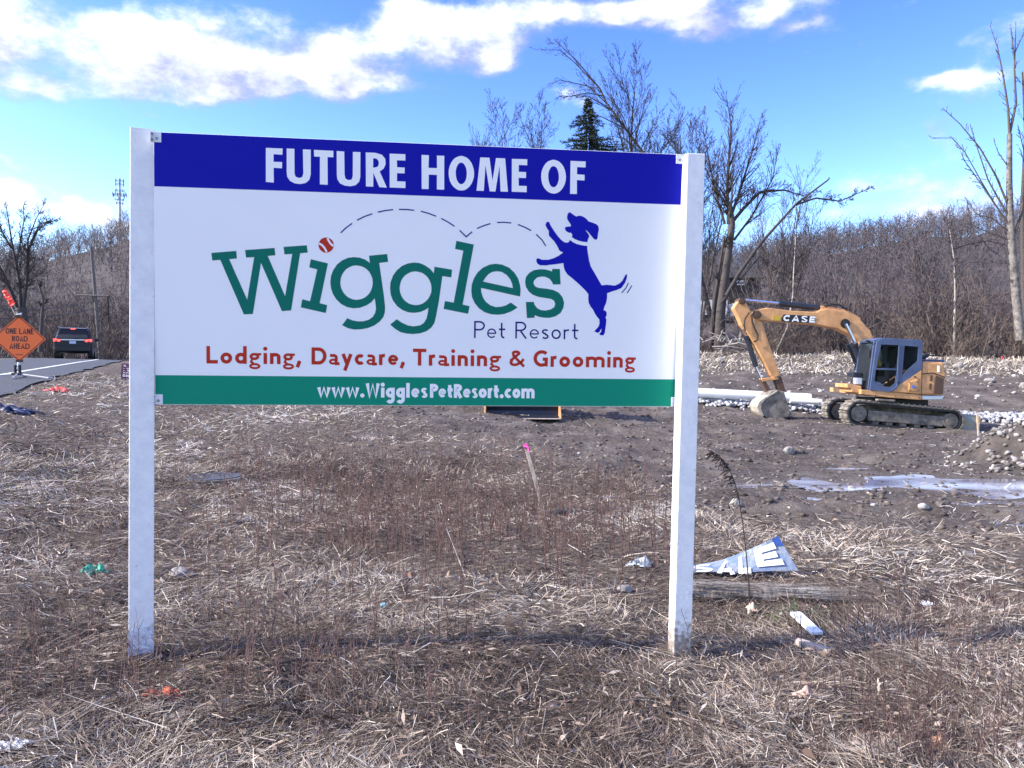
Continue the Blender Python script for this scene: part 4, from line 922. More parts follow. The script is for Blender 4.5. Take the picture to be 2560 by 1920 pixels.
# ------------------------------------------------------------------ the sign
# outlines of the sign artwork, millimetres from the lower left corner of the board
LOGO=[[[[247,689],[356,701],[359,667],[325,663],[404,481],[435,675],[399,672],[395,706],[525,719],[529,686],[495,682],[572,501],[604,694],[569,691],[565,725],[669,735],[673,702],[639,698],[599,436],[558,432],[465,650],[429,417],[389,414],[286,659],[251,655]]],[[[687,672],[764,655],[727,472],[761,463],[755,427],[642,451],[649,488],[684,480],[716,626],[680,635]]],[[[954,662],[932,677],[908,685],[881,687],[855,683],[828,670],[805,651],[788,625],[778,598],[775,571],[778,541],[787,515],[802,491],[824,470],[851,456],[881,451],[910,454],[940,466],[961,480],[977,499],[981,473],[983,449],[979,431],[969,413],[950,399],[926,392],[902,391],[876,395],[852,405],[829,372],[855,359],[885,353],[917,355],[947,361],[977,374],[1001,392],[1017,413],[1024,435],[1025,459],[1019,513],[1007,594],[997,663],[1038,669],[1033,705],[950,695]],[[968,571],[966,554],[961,537],[952,521],[941,509],[927,499],[911,493],[895,490],[878,492],[862,498],[848,507],[837,519],[828,534],[822,551],[820,568],[822,586],[827,603],[836,618],[847,631],[861,640],[877,647],[893,649],[910,647],[925,642],[939,633],[951,621],[960,606],[966,589]]],[[[1249,621],[1232,641],[1208,657],[1183,667],[1156,669],[1129,664],[1102,652],[1078,631],[1061,607],[1049,574],[1047,547],[1051,516],[1061,490],[1081,464],[1105,447],[1132,437],[1159,435],[1186,439],[1207,448],[1225,460],[1223,438],[1217,410],[1205,389],[1187,377],[1157,372],[1130,376],[1103,388],[1079,404],[1049,379],[1070,360],[1097,344],[1124,338],[1155,336],[1188,340],[1218,351],[1239,367],[1254,390],[1262,426],[1274,493],[1289,609],[1331,604],[1334,640],[1252,652]],[[1239,551],[1238,533],[1232,517],[1224,502],[1212,489],[1198,479],[1183,473],[1166,471],[1149,473],[1134,478],[1120,487],[1108,499],[1099,514],[1093,531],[1091,548],[1093,565],[1098,582],[1106,597],[1118,610],[1132,619],[1147,626],[1164,628],[1180,626],[1196,621],[1210,612],[1222,600],[1231,585],[1237,568]]],[[[1353,775],[1435,760],[1385,478],[1418,471],[1411,435],[1296,456],[1302,493],[1343,486],[1386,730],[1347,737]]],[[[1657,521],[1659,555],[1655,579],[1646,607],[1628,634],[1603,656],[1571,669],[1540,673],[1510,668],[1479,653],[1455,631],[1437,602],[1427,571],[1425,544],[1429,514],[1442,486],[1462,462],[1489,444],[1520,435],[1551,433],[1582,437],[1616,450],[1646,469],[1613,492],[1590,478],[1566,471],[1541,469],[1516,477],[1494,493],[1480,514],[1472,539],[1471,558]],[[1480,588],[1489,603],[1504,622],[1523,634],[1544,638],[1569,635],[1591,622],[1608,603],[1618,581],[1622,560]]],[[[1809,655],[1846,656],[1851,583],[1814,581],[1810,593],[1797,608],[1778,617],[1759,618],[1738,613],[1723,599],[1720,584],[1729,570],[1745,564],[1789,560],[1817,555],[1843,543],[1861,522],[1869,497],[1866,472],[1853,447],[1829,431],[1801,423],[1773,423],[1748,427],[1728,434],[1727,422],[1691,420],[1685,496],[1723,497],[1726,485],[1739,468],[1756,459],[1778,457],[1803,462],[1822,474],[1826,490],[1820,505],[1806,513],[1777,517],[1746,521],[1717,531],[1698,546],[1684,567],[1680,592],[1684,614],[1700,634],[1721,647],[1749,652],[1774,652],[1793,648],[1809,643]]]]
HEAD=[[1878,907],[1880,917],[1887,926],[1895,923],[1908,914],[1922,906],[1931,910],[1943,911],[1959,905],[1972,896],[1981,885],[2001,880],[2020,873],[2030,863],[2033,848],[2029,832],[2027,809],[2023,800],[2017,799],[2007,804],[1996,817],[1984,831],[1973,841],[1967,844],[1973,836],[1981,826],[1987,815],[1982,805],[1979,796],[1977,786],[1956,788],[1935,792],[1916,799],[1901,809],[1904,818],[1898,828],[1886,829],[1874,835],[1868,845],[1868,853],[1875,856],[1896,859],[1896,867],[1889,877],[1880,889],[1877,899]]
BODY=[[1892,795],[1911,782],[1930,775],[1951,771],[1967,769],[1977,769],[1978,753],[1982,728],[1988,697],[1996,671],[2015,641],[2034,610],[2050,583],[2077,586],[2115,583],[2136,592],[2152,607],[2162,626],[2167,636],[2175,639],[2173,618],[2165,597],[2153,579],[2146,571],[2125,562],[2094,552],[2078,545],[2078,519],[2073,496],[2065,478],[2062,464],[2072,461],[2078,451],[2077,438],[2072,428],[2077,419],[2075,395],[2072,372],[2070,356],[2063,343],[2049,344],[2042,349],[2051,359],[2054,375],[2047,367],[2043,358],[2033,355],[2018,362],[2027,372],[2038,384],[2043,399],[2042,419],[2031,431],[2021,445],[2010,466],[1998,480],[1989,497],[1986,517],[1987,538],[1974,554],[1953,574],[1929,595],[1903,616],[1884,630],[1871,648],[1865,666],[1863,684],[1821,677],[1795,674],[1782,671],[1751,671],[1739,677],[1733,688],[1733,700],[1740,704],[1750,701],[1760,697],[1790,698],[1816,706],[1839,718],[1861,734],[1844,741],[1831,765],[1817,786],[1792,811],[1790,825],[1791,833],[1780,848],[1774,861],[1777,872],[1785,878],[1792,875],[1798,861],[1815,836],[1834,811],[1850,794],[1866,783],[1880,781],[1889,786]]
TAILM=[[[2182,597],[2170,572],[2149,548]],[[2199,585],[2189,567],[2176,549]]]
DASH=[[[821,796],[846,821],[873,841]],[[895,856],[928,874],[964,888]],[[989,896],[1024,905],[1059,910]],[[1086,912],[1121,913],[1156,910]],[[1187,907],[1223,898],[1258,886]],[[1281,877],[1313,861],[1344,842]],[[1368,824],[1399,795],[1426,819]],[[1449,835],[1480,849],[1512,860]],[[1543,866],[1577,868],[1611,866]],[[1642,860],[1675,848],[1706,833]],[[1730,816],[1757,792],[1777,763]]]
BALL=[[790,739],[789,730],[786,722],[780,714],[773,709],[765,705],[756,703],[747,704],[739,708],[732,713],[726,720],[723,729],[721,738],[722,747],[726,755],[731,763],[738,768],[747,772],[755,773],[764,773],[773,769],[780,764],[786,757],[789,748]]
SEAM=[[[723,745],[736,739],[748,726],[755,713],[758,706]],[[762,771],[766,760],[774,748],[783,739],[789,735]]]
HEADLINE=[[[[487,1169],[561,1169],[560,1141],[521,1142],[521,1108],[559,1108],[558,1080],[521,1081],[522,1014],[487,1016]]],[[[579,1170],[613,1170],[614,1059],[618,1045],[634,1039],[648,1044],[653,1060],[651,1169],[686,1169],[686,1058],[680,1033],[664,1018],[640,1012],[615,1014],[594,1024],[581,1043],[579,1065]]],[[[700,1169],[787,1168],[787,1139],[761,1139],[762,1013],[727,1014],[727,1139],[701,1139]]],[[[802,1168],[836,1167],[838,1060],[842,1044],[855,1038],[870,1041],[875,1058],[875,1167],[909,1167],[909,1056],[904,1032],[888,1016],[864,1010],[839,1012],[818,1021],[805,1041],[803,1062]]],[[[933,1167],[978,1167],[1007,1159],[1022,1141],[1024,1118],[1015,1096],[997,1083],[1030,1010],[996,1011],[968,1075],[968,1012],[935,1012]],[[967,1142],[982,1141],[991,1131],[993,1120],[990,1107],[983,1102],[967,1099]]],[[[1042,1166],[1114,1166],[1114,1137],[1075,1137],[1076,1105],[1111,1105],[1111,1078],[1076,1078],[1076,1041],[1115,1041],[1115,1011],[1043,1011]]],[[[1188,1166],[1222,1166],[1221,1108],[1260,1108],[1259,1166],[1293,1166],[1294,1010],[1260,1010],[1260,1077],[1222,1077],[1222,1010],[1190,1010]]],[[[1433,1091],[1432,1073],[1427,1056],[1421,1041],[1411,1028],[1400,1018],[1388,1011],[1375,1009],[1361,1010],[1349,1016],[1337,1025],[1328,1037],[1320,1052],[1316,1069],[1314,1087],[1315,1104],[1319,1121],[1326,1137],[1335,1150],[1346,1160],[1359,1166],[1372,1169],[1385,1167],[1398,1162],[1409,1153],[1419,1140],[1426,1125],[1431,1109]],[[1399,1089],[1398,1078],[1397,1068],[1394,1058],[1390,1050],[1385,1044],[1379,1040],[1374,1038],[1368,1039],[1362,1043],[1357,1049],[1353,1056],[1350,1066],[1348,1076],[1347,1087],[1347,1099],[1349,1109],[1352,1119],[1356,1127],[1361,1133],[1366,1137],[1372,1138],[1378,1137],[1383,1134],[1388,1128],[1393,1120],[1396,1111],[1398,1100]]],[[[1461,1166],[1504,1166],[1520,1060],[1535,1166],[1578,1166],[1593,1011],[1558,1011],[1552,1130],[1534,1010],[1507,1010],[1486,1130],[1479,1011],[1445,1011]]],[[[1610,1165],[1683,1166],[1683,1138],[1643,1138],[1643,1106],[1678,1106],[1678,1078],[1643,1078],[1644,1041],[1682,1041],[1682,1012],[1611,1012]]],[[[1869,1092],[1868,1074],[1864,1057],[1857,1042],[1848,1029],[1837,1019],[1824,1012],[1811,1010],[1798,1012],[1785,1017],[1774,1026],[1764,1038],[1756,1053],[1752,1070],[1750,1087],[1751,1105],[1755,1122],[1762,1137],[1771,1150],[1782,1160],[1795,1166],[1808,1169],[1821,1167],[1834,1162],[1845,1153],[1855,1141],[1862,1126],[1867,1109]],[[1835,1090],[1835,1079],[1833,1069],[1830,1059],[1826,1051],[1821,1045],[1816,1041],[1810,1040],[1805,1041],[1799,1044],[1794,1050],[1790,1058],[1787,1067],[1785,1077],[1784,1089],[1784,1100],[1786,1110],[1789,1120],[1793,1128],[1797,1134],[1803,1138],[1808,1139],[1814,1138],[1820,1135],[1825,1129],[1829,1121],[1832,1112],[1834,1102]]],[[[1890,1167],[1963,1167],[1963,1139],[1922,1139],[1922,1105],[1959,1104],[1959,1077],[1922,1078],[1923,1012],[1890,1012]]]]
TL, TR_, BR, BL = (Vector(q) + Vector((0, 0, CAMZ)) for q in ((-1.6061, 3.4524, 1.0300), (.8178, 3.7314, 1.0195), (.8106, 3.7488, -.2003), (-1.6134, 3.4698, -.1899)))
S_ = Sheet(BL, BR - BL, TL - BL)
sign = thing('sign_board', 'large white, blue and green sign on two white posts', 'sign', (S_.p(1220, 0).x, S_.p(1220, 0).y, 0))
pb = MB().prism([S_.p(0, 0), S_.p(2440, 0), S_.p(2440, 1220), S_.p(0, 1220)], S_.n * -.012)
panel = pb.build('panel', M['panel'], sign, bevel=.0015)
S_.poly('blue_band', [[(2, 979), (2438, 979), (2438, 1218), (2, 1218)]], .6, M['blue'], panel)
S_.poly('green_band', [[(2, 2), (2438, 2), (2438, 134), (2, 134)]], .6, M['green'], panel)
for l in HEADLINE: S_.poly('letter', l, 1.2, M['white'], panel)
for l in LOGO: S_.poly('letter', l, .8, M['logo'], panel)
ball = S_.poly('ball', [BALL], .8, M['red'], panel)
for l in SEAM: S_.stroke('seam', l, 9, 1.3, M['panel'], panel)
for l in DASH: S_.stroke('bounce_line', l, 6, .8, M['dash'], panel)
S_.poly('dog_emblem', [BODY], .8, M['dogblue'], panel); S_.poly('dog_emblem', [HEAD], .8, M['dogblue'], panel)
for l in TAILM: S_.stroke('wag_line', l, 5, .8, M['dash'], panel)
for wd, a, b in (('Lodging,', 223, 645), ('Daycare,', 690, 1118), ('Training', 1155, 1568), ('&', 1604, 1684), ('Grooming', 1724, 2224)):
    S_.text('services_lettering', wd, a, b, 189, 79, .20, .8, M['red'], panel, xh=.64, gap=.115)
S_.text('resort_lettering', 'Pet', 1440, 1588, 322, 80, .095, .8, M['navy'], panel, xh=.58, gap=.14); S_.text('resort_lettering', 'Resort', 1636, 1940, 322, 80, .095, .8, M['navy'], panel, xh=.58, gap=.15)
S_.text('web_address', 'www.Wiɡɡles', 718, 1224, 38, 66, .25, 1.2, M['white'], panel, xh=.70, gap=.10); S_.text('web_address', 'PetResort.com', 1236, 1732, 38, 66, .25, 1.2, M['white'], panel, xh=.70, gap=.10)
def post(bottom, top, wx, wy, yaw):
    b, t = Vector(bottom), Vector(top); X = Vector((math.cos(yaw), math.sin(yaw), 0)); Y = Vector((-math.sin(yaw), math.cos(yaw), 0))
    b = b - (t - b).normalized() * .25
    mb = MB(); v = []
    for p in (b, t):
        for sx_, sy_ in ((-1, 0), (1, 0), (1, 1), (-1, 1)): v.append(p + X * (wx / 2 * sx_) + Y * (wy * sy_))
    mb.add(v, [(3, 2, 1, 0), (4, 5, 6, 7), (0, 1, 5, 4), (1, 2, 6, 5), (2, 3, 7, 6), (3, 0, 4, 7)])
    return mb.build('post', M['post'], sign, bevel=.004)
LP0, LP1 = at(352.5, 1618, 3.435), at(356.5, 320, 3.435)
RP0, RP1 = at(1706, 1632, 3.66), at(1741, 383, 3.645)
post(LP0, LP1, .101, .085, math.radians(24)); post(RP0, RP1, .0875, .085, math.radians(7.4))
# torn wrap at the foot of the left post
wr = MB(); X = Vector((math.cos(math.radians(24)), math.sin(math.radians(24)), 0)); Y = Vector((-X.y, X.x, 0)); n = 7
topz = [.075, .082, .088, .086, .091, .084, .088]
v = []
for i in range(n):
    p = LP0 + X * (.104 * (i / (n - 1) - .5)) - Y * .004; v += [p - Vector((0, 0, .03)) - Y * RNG.uniform(0, .006), p + Vector((0, 0, topz[i])) - Y * RNG.uniform(0, .004)]
wr.add(v, [(2 * i, 2 * i + 2, 2 * i + 3, 2 * i + 1) for i in range(n - 1)])
wr.build('torn_wrap', mat('crinkled_wrap', (.78, .80, .84), .35, col2=(.42, .45, .55), vscale=40, bump=.8, bscale=50), sign)
def bracket(x, z, side, pxo):
    c = S_.p(x + side * 14, z, 2.2)
    b = MB().box(c, (.040, .004, .046), 0, (S_.ex, -S_.n, S_.ez)).box(S_.p(x - side * 7, z, 12), (.003, .020, .046), 0, (S_.ex, -S_.n, S_.ez)).build('bracket', M['plate'], sign, bevel=.0012)
    q = S_.p(x + side * 15, z - 5, 4); MB().tube([q, q + S_.n * .005], [.0065, .0055], 8).build('bolt', M['steel'], b)
    for dz in (-13, 13):
        q = S_.p(x - side * 4, z + dz, 12); MB().tube([q, q + S_.ex * (side * .005)], .0045, 6).build('screw', M['steel'], b)
bracket(0, 1196, 1, 0); bracket(0, 24, 1, 0); bracket(2440, 1197, -1, 0); bracket(2440, 24, -1, 0)

# ------------------------------------------------------------------ excavator (side on, boom to the left)
EX = thing('excavator', 'tan crawler excavator with blue grey cab, arm reaching left to a muddy bucket', 'excavator', (12.2, 24.6, -.5))
def z6(l, d): return [at(x / 2.572 + 1700, y / 2.572 + 600, d) for x, y in l]
def z1(l, d): return [at(x / 2.8 + 1820, y / 2.8 + 720, d) for x, y in l]
def z2(l, d): return [at(x / 3.024 + 2040, y / 3.024 + 800, d) for x, y in l]
def slab(name, pts, th, mt, parent=EX, bevel=.02, holes=()):
    return MB().prism(pts, (0, th, 0), holes).build(name, mt, parent, bevel)
# tracks
def track(cl, rl, cr, rr_, d, th):
    A, B = at(*cl, d), at(*cr, d); out = []
    ax = (B - A); L = ax.length; e = ax.normalized(); up = Vector((-e.z, 0, e.x)); 
    n = 10
    for i in range(n + 1): a = math.pi / 2 + math.pi * i / n; out.append(A + (e * math.cos(a) + up * math.sin(a)) * rl)
    for i in range(n + 1): a = -math.pi / 2 + math.pi * i / n; out.append(B + (e * math.cos(a) + up * math.sin(a)) * rr_)
    return A, B, e, up, out
for far, (cl, cr, d) in enumerate((((2149, 1034), (2379, 1053), 23.8), ((2099, 1028), (2330, 1047), 25.6))):
    A, B, e, up, out = track(cl, .36, cr, .33, d, .5)
    inner = track(cl, .30, cr, .27, d, .5)[4]
    tb = MB().prism(out, (0, .5, 0), [inner]).build('track', M['black'], EX)
    fr = [A + e * .30 - up * .20, A + e * .30 + up * .13, B - e * .2 + up * .12, B - e * .2 - up * .2]
    slab('track_frame', [p + Vector((0, .06, 0)) for p in fr], .38, M['mudsteel'], EX, .03)
    for C_, r, nm in ((A, .25, 'idler_wheel'), (B, .24, 'drive_sprocket')):
        mb = MB().tube([C_ + Vector((0, .05, 0)), C_ + Vector((0, .45, 0))], r, 20); mb.tube([C_ + Vector((0, .02, 0)), C_ + Vector((0, .06, 0))], r * .55, 16); mb.build(nm, M['mudsteel'], EX)
    for i in range(5):
        q = A.lerp(B, .2 + .15 * i) - up * .24; MB().tube([q + Vector((0, .1, 0)), q + Vector((0, .4, 0))], .10, 12).build('roller', M['mudsteel'], EX)
    # track shoes round the chain
    ring = out + [out[0]]; cum = [0]
    for a, b in zip(ring, ring[1:]): cum.append(cum[-1] + (b - a).length)
    NS = 46; proto_me = None
    for i in range(NS):
        s = (i + .5) / NS * cum[-1]; k = max(j for j in range(len(cum)) if cum[j] <= s); k = min(k, len(ring) - 2)
        p = ring[k].lerp(ring[k + 1], (s - cum[k]) / max(cum[k + 1] - cum[k], 1e-6)); tv = (ring[k + 1] - ring[k]).normalized(); nv = Vector((tv.z, 0, -tv.x)); nv = nv if (p - (A + B) / 2).dot(nv) > 0 else -nv
        if proto_me is None:
            o = MB().box((0, 0, .03), (.172, .56, .05)).box((-.05, 0, .068), (.03, .56, .03)).build('track_shoe', M['mudsteel'], None, bevel=0); proto_me = o.data; COL.objects.unlink(o); bpy.data.objects.remove(o)
        o = bpy.data.objects.new('track_shoe', proto_me); link(o, tb); R3 = Matrix((tv, Vector((0, 1, 0)), nv)).transposed()
        o.matrix_local = Matrix.Translation(p + Vector((0, .25, 0)) - EX.location) @ R3.to_4x4()
slab('undercarriage', z2([(330, 640), (1000, 660), (1000, 720), (330, 700)], 24.3), 1.3, M['mudsteel'])
slab('turntable', z2([(430, 590), (850, 600), (850, 650), (430, 640)], 24.3), 1.2, M['black'])
slab('rear_blade', z2([(1100, 712), (1228, 722), (1240, 735), (1205, 848), (1085, 832)], 23.9), 2.3, M['blade'])
slab('blade_edge', z2([(1226, 720), (1250, 735), (1232, 850), (1204, 848)], 23.85), 2.4, M['tan'])
# house of the machine
slab('deck', z2([(340, 525), (580, 546), (800, 566), (800, 606), (560, 588), (340, 562)], 23.75), 2.35, M['tan'])
slab('step_box', z2([(235, 480), (300, 492), (345, 500), (345, 555), (270, 545), (268, 520), (235, 512)], 23.9), .9, M['tan'])
slab('side_panel', z2([(800, 375), (795, 562), (578, 543), (625, 492)], 23.72), .95, M['tan'])
slab('access_door', z2([(705, 470), (772, 448), (776, 540), (703, 535)], 23.69), .06, M['tan'], EX, .012)
MB().tube([z2([(735, 505)], 23.69)[0], z2([(735, 505)], 23.675)[0]], .055, 14).build('round_badge', M['saleblue'], EX)
MB().tube([z2([(748, 430)], 23.72)[0], z2([(748, 430)], 23.69)[0]], .03, 10).build('filler_cap', M['black'], EX)
cw = slab('counterweight', z2([(806, 312), (968, 318), (984, 420), (966, 570), (797, 566)], 23.75), 2.35, M['tan'], EX, .06)
slab('grille', z2([(905, 418), (968, 440), (962, 562), (890, 556), (896, 480)], 23.73), .06, M['rust'], EX, .01)
slab('grille', z2([(864, 418), (882, 418), (880, 460), (862, 460)], 23.73), .06, M['rust'], EX, .01); slab('grille', z2([(858, 480), (876, 480), (874, 525), (856, 525)], 23.73), .06, M['rust'], EX, .01)
slab('cowl_seam', z2([(808, 404), (886, 396), (976, 430), (976, 437), (886, 403), (808, 411)], 23.735), .02, M['black'], EX, 0)
slab('skirt', z2([(803, 570), (965, 573), (958, 604), (803, 604)], 23.8), 2.2, M['alu'], EX, .02)
slab('reflector', z2([(922, 345), (938, 347), (936, 395), (920, 392)], 23.735), .02, M['white'], EX, 0)
slab('exhaust', z2([(810, 275), (860, 250), (862, 272), (820, 300)], 24.6), .2, M['black']); slab('engine_hood', z2([(812, 296), (975, 300), (975, 318), (810, 314)], 24.3), 1.5, M['cabblue'], EX, .03)
# cab
CW = 1.05; D_ = 23.72
side = [(462, 160), (500, 140), (650, 148), (806, 157), (801, 372), (625, 494), (578, 545), (408, 530)]
door_w = [(492, 187), (628, 192), (612, 366), (456, 362)]; low_w = [(452, 374), (610, 380), (598, 480), (562, 506), (503, 500), (488, 470), (442, 464)]; rear_w = [(670, 194), (775, 202), (768, 310), (652, 414)]
for dd, nm in ((D_, 'cab_side'), (D_ + CW, 'cab_side')):
    slab(nm, z2(side, dd) if dd == D_ else [p + Vector((0, CW, 0)) for p in z2(side, D_)], .05, M['cabblue'], EX, 0, [[p + Vector((0, dd - D_, 0)) for p in z2(h, D_)] for h in (door_w, low_w, rear_w)])
for h in (door_w, low_w, rear_w):
    for oy in (.02, CW + .02): slab('pane', [p + Vector((0, oy, 0)) for p in z2(h, D_)], .008, M['glass'] if oy > 1 else M['clear'], EX, 0)
slab('door_frame', z2([(482, 176), (636, 182), (622, 508), (574, 540), (566, 530), (610, 500), (626, 190), (492, 185)], D_ - .02), .03, M['cabblue'], EX, .005)
slab('door_handle', z2([(618, 462), (628, 462), (628, 486), (618, 486)], D_ - .04), .03, M['black'], EX, 0)
slab('cab_roof', [p + Vector((0, .05, 0)) for p in z2([(440, 152), (500, 134), (650, 142), (806, 150), (806, 164), (650, 158), (500, 152), (452, 170)], D_)], CW - .05, M['cabblue'], EX, .015)
slab('cab_rear', [p + Vector((0, .06, 0)) for p in z2([(790, 160), (804, 160), (799, 372), (785, 380)], D_)], CW - .08, M['cabblue'], EX, 0)
slab('cab_floor', [p + Vector((0, .06, 0)) for p in z2([(408, 515), (600, 520), (600, 540), (408, 530)], D_)], CW - .08, M['black'], EX, 0)
slab('windshield', [p + Vector((0, .09, 0)) for p in z2([(452, 176), (458, 176), (412, 515), (406, 515)], D_)], CW - .14, M['glass'], EX, 0)
for oy in (.05, CW - .05): slab('windshield_post', [p + Vector((0, oy, 0)) for p in z2([(446, 160), (462, 160), (412, 528), (398, 526)], D_)], .05, M['cabblue'], EX, 0)
slab('seat', [p + Vector((0, .35, 0)) for p in z2([(560, 330), (600, 320), (600, 470), (505, 470), (510, 430), (560, 430)], D_)], .45, M['seat'], EX, .03)
slab('yellow_jacket', [p + Vector((0, .30, 0)) for p in z2([(492, 250), (535, 330), (530, 352), (478, 345)], D_)], .04, M['yellow'], EX, .005)
slab('work_lamp', z2([(390, 148), (412, 158), (408, 168), (388, 160)], 24.0), .15, M['black'], EX, .01)
mr = MB().tube(z2([(300, 320), (285, 400), (262, 478)], 24.0), .018, 6).build('handrail', M['black'], EX)
slab('tool_box', z2([(312, 436), (352, 438), (350, 490), (310, 486)], 24.0), .3, M['alu']); slab('valve_block', z2([(285, 395), (350, 400), (350, 440), (285, 432)], 24.3), .5, M['hyd'])
# boom, stick, rams and bucket
BD = 24.95
slab('boom', z6([(462, 470), (482, 450), (560, 435), (720, 455), (880, 462), (905, 448), (960, 440), (1080, 462), (1160, 512), (1225, 582), (1252, 645), (1270, 760), (1195, 735), (1150, 652), (1100, 612), (1020, 572), (880, 545), (700, 530), (560, 520), (490, 510)], BD), .42, M['tan'], EX, .03)
slab('boom_rib', z6([(905, 450), (905, 422), (945, 424), (1080, 452), (1165, 505), (1158, 513), (1078, 464), (960, 442)], BD + .1), .22, M['tan'], EX, .01)
slab('stick', z1([(38, 142), (60, 108), (85, 76), (108, 74), (124, 96), (158, 160), (238, 240), (300, 420), (366, 606), (328, 638), (300, 610), (250, 510), (190, 400), (120, 290), (95, 260), (70, 200)], BD + .04), .34, M['tan'], EX, .03)
for zz, pts, r in ((z6, [(495, 482), (495, 482)], .13), (z1, [(98, 92), (98, 92)], .11), (z6, [(1060, 537), (1060, 537)], .15)):
    p = zz(pts[:1], BD)[0]; MB().tube([p - Vector((0, .05, 0)), p + Vector((0, .48, 0))], r, 16).tube([p - Vector((0, .08, 0)), p - Vector((0, .04, 0))], r * .6, 12).build('pivot_pin', M['black'] if r == .15 else M['rust'], EX)
def ram(zf, rod, barrel, rr0, br, d):
    o = MB().tube(zf(barrel, d), br, 12).tube([zf(barrel, d)[0], zf(barrel, d)[0].lerp(zf(barrel, d)[1], .08)], br * 1.25, 12).build('ram_barrel', M['hyd'], EX, smooth=False)
    MB().tube(zf(rod, d), rr0, 10).build('ram_rod', M['chrome'], o)
ram(z6, [(400, 384), (645, 408)], [(635, 408), (905, 438)], .05, .095, BD + .2)
ram(z6, [(1065, 540), (1132, 675)], [(1118, 668), (1185, 850)], .05, .10, BD - .12); ram(z6, [(1050, 545), (1105, 680)], [(1092, 668), (1160, 850)], .05, .10, BD + .5)
ram(z1, [(195, 550), (238, 645)], [(128, 335), (196, 552)], .04, .085, BD + .2)
MB().tube(z1([(118, 285), (125, 320)], BD + .2), .09, 8).build('ram_bracket', M['rust'], EX)
slab('tan_link', z1([(236, 634), (345, 624), (362, 630), (345, 642), (240, 656)], BD + .05), .3, M['tan'], EX, .015)
slab('tipping_link', z1([(328, 640), (372, 616), (404, 720), (360, 724)], BD + .08), .28, M['rust'], EX, .015); slab('tipping_link', z1([(225, 640), (258, 640), (312, 735), (280, 745)], BD + .08), .28, M['rust'], EX, .015)
bk = slab('bucket', z1([(300, 720), (345, 712), (395, 724), (410, 780), (432, 840), (440, 880), (420, 905), (380, 915), (330, 930), (280, 915), (245, 890), (222, 850), (228, 810), (262, 776)], BD - .18), .75, M['mudsteel'], EX, .03)
slab('bucket_back', z1([(204, 830), (222, 792), (262, 764), (300, 742), (345, 716), (350, 726), (262, 780), (236, 812), (234, 850), (252, 892), (246, 902), (218, 870)], BD - .22), .82, mat('sunlit_edge_steel', (.52, .46, .36), .6, col2=(.30, .26, .2), vscale=4), bk, .01)  # sunlight on the bucket's left edge put into this paler steel colour
for i in range(5): slab('tooth', [p + Vector((0, .03 + i * .165, 0)) for p in z1([(425, 862), (482, 884), (440, 900), (420, 905)], BD - .2)], .08, M['mudsteel'], bk, .01)
for k_, oz in enumerate((0, .07, .14)):
    MB().tube([p + Vector((0, .05 + oz, .03 * k_)) for p in z6([(1080, 470), (1130, 540), (1160, 620), (1185, 700), (1190, 780)], BD)], .022, 6).build('hose', M['black'], EX)
MB().tube(z1([(150, 170), (120, 215), (112, 262), (122, 300)], BD - .02), .022, 6).build('hose', M['black'], EX)
MB().tube(z2([(700, 292), (700, 262), (960, 272), (960, 306)], 25.6), .02, 6).build('handrail', M['black'], EX)
MB().tube(z2([(452, 175), (420, 190), (408, 230)], 23.66), .014, 6).build('mirror_arm', M['black'], EX); slab('mirror', z2([(400, 225), (418, 228), (414, 285), (396, 282)], 23.6), .05, M['black'], EX, .01)
slab('wiper', z2([(425, 240), (429, 240), (405, 440), (401, 440)], 23.9), .015, M['black'], EX, 0)
slab('boarding_step', z2([(470, 596), (600, 604), (600, 618), (470, 610)], 23.6), .2, M['mudsteel'], EX, .01)
for px_, py_ in ((706, 472), (768, 470), (770, 535), (706, 530), (600, 575), (700, 583), (780, 590), (450, 570)):
    q = z2([(px_, py_)], 23.69 if py_ < 550 else 23.745)[0]; MB().tube([q, q + Vector((0, -.015, 0))], .016, 6).build('bolt', M['black'], EX)
# hoses, lettering, warning plate
MB().tube(z1([(185, 160), (166, 190), (170, 240), (190, 290), (210, 330), (205, 365), (180, 378)], BD - .03), .025, 6).build('hose', M['black'], EX)
MB().tube(z6([(930, 428), (980, 415), (1030, 418), (1075, 452)], BD + .1), .03, 6).build('hose', M['black'], EX)
q0, q1 = z6([(652, 522)], BD - .004)[0], z6([(868, 534)], BD - .004)[0]
DS = Sheet(q0, q1 - q0, Vector((0, 0, 1))); Lmm = (q1 - q0).length * 1000
o = DS.poly('decal_plate', [[(0, -12), (Lmm - 40, -12), (Lmm + 25, 225), (70, 225), (0, 90)]], 8, M['black'], EX)
DS.text('maker_lettering', 'CASE', 18, Lmm - 20, 8, 205, .27, 12, M['white'], o, gap=.03, slant=.16)
wp = slab('warning_plate', z6([(597, 485), (648, 490), (646, 520), (595, 514)], BD - .012), .012, M['yellow'], EX, 0)

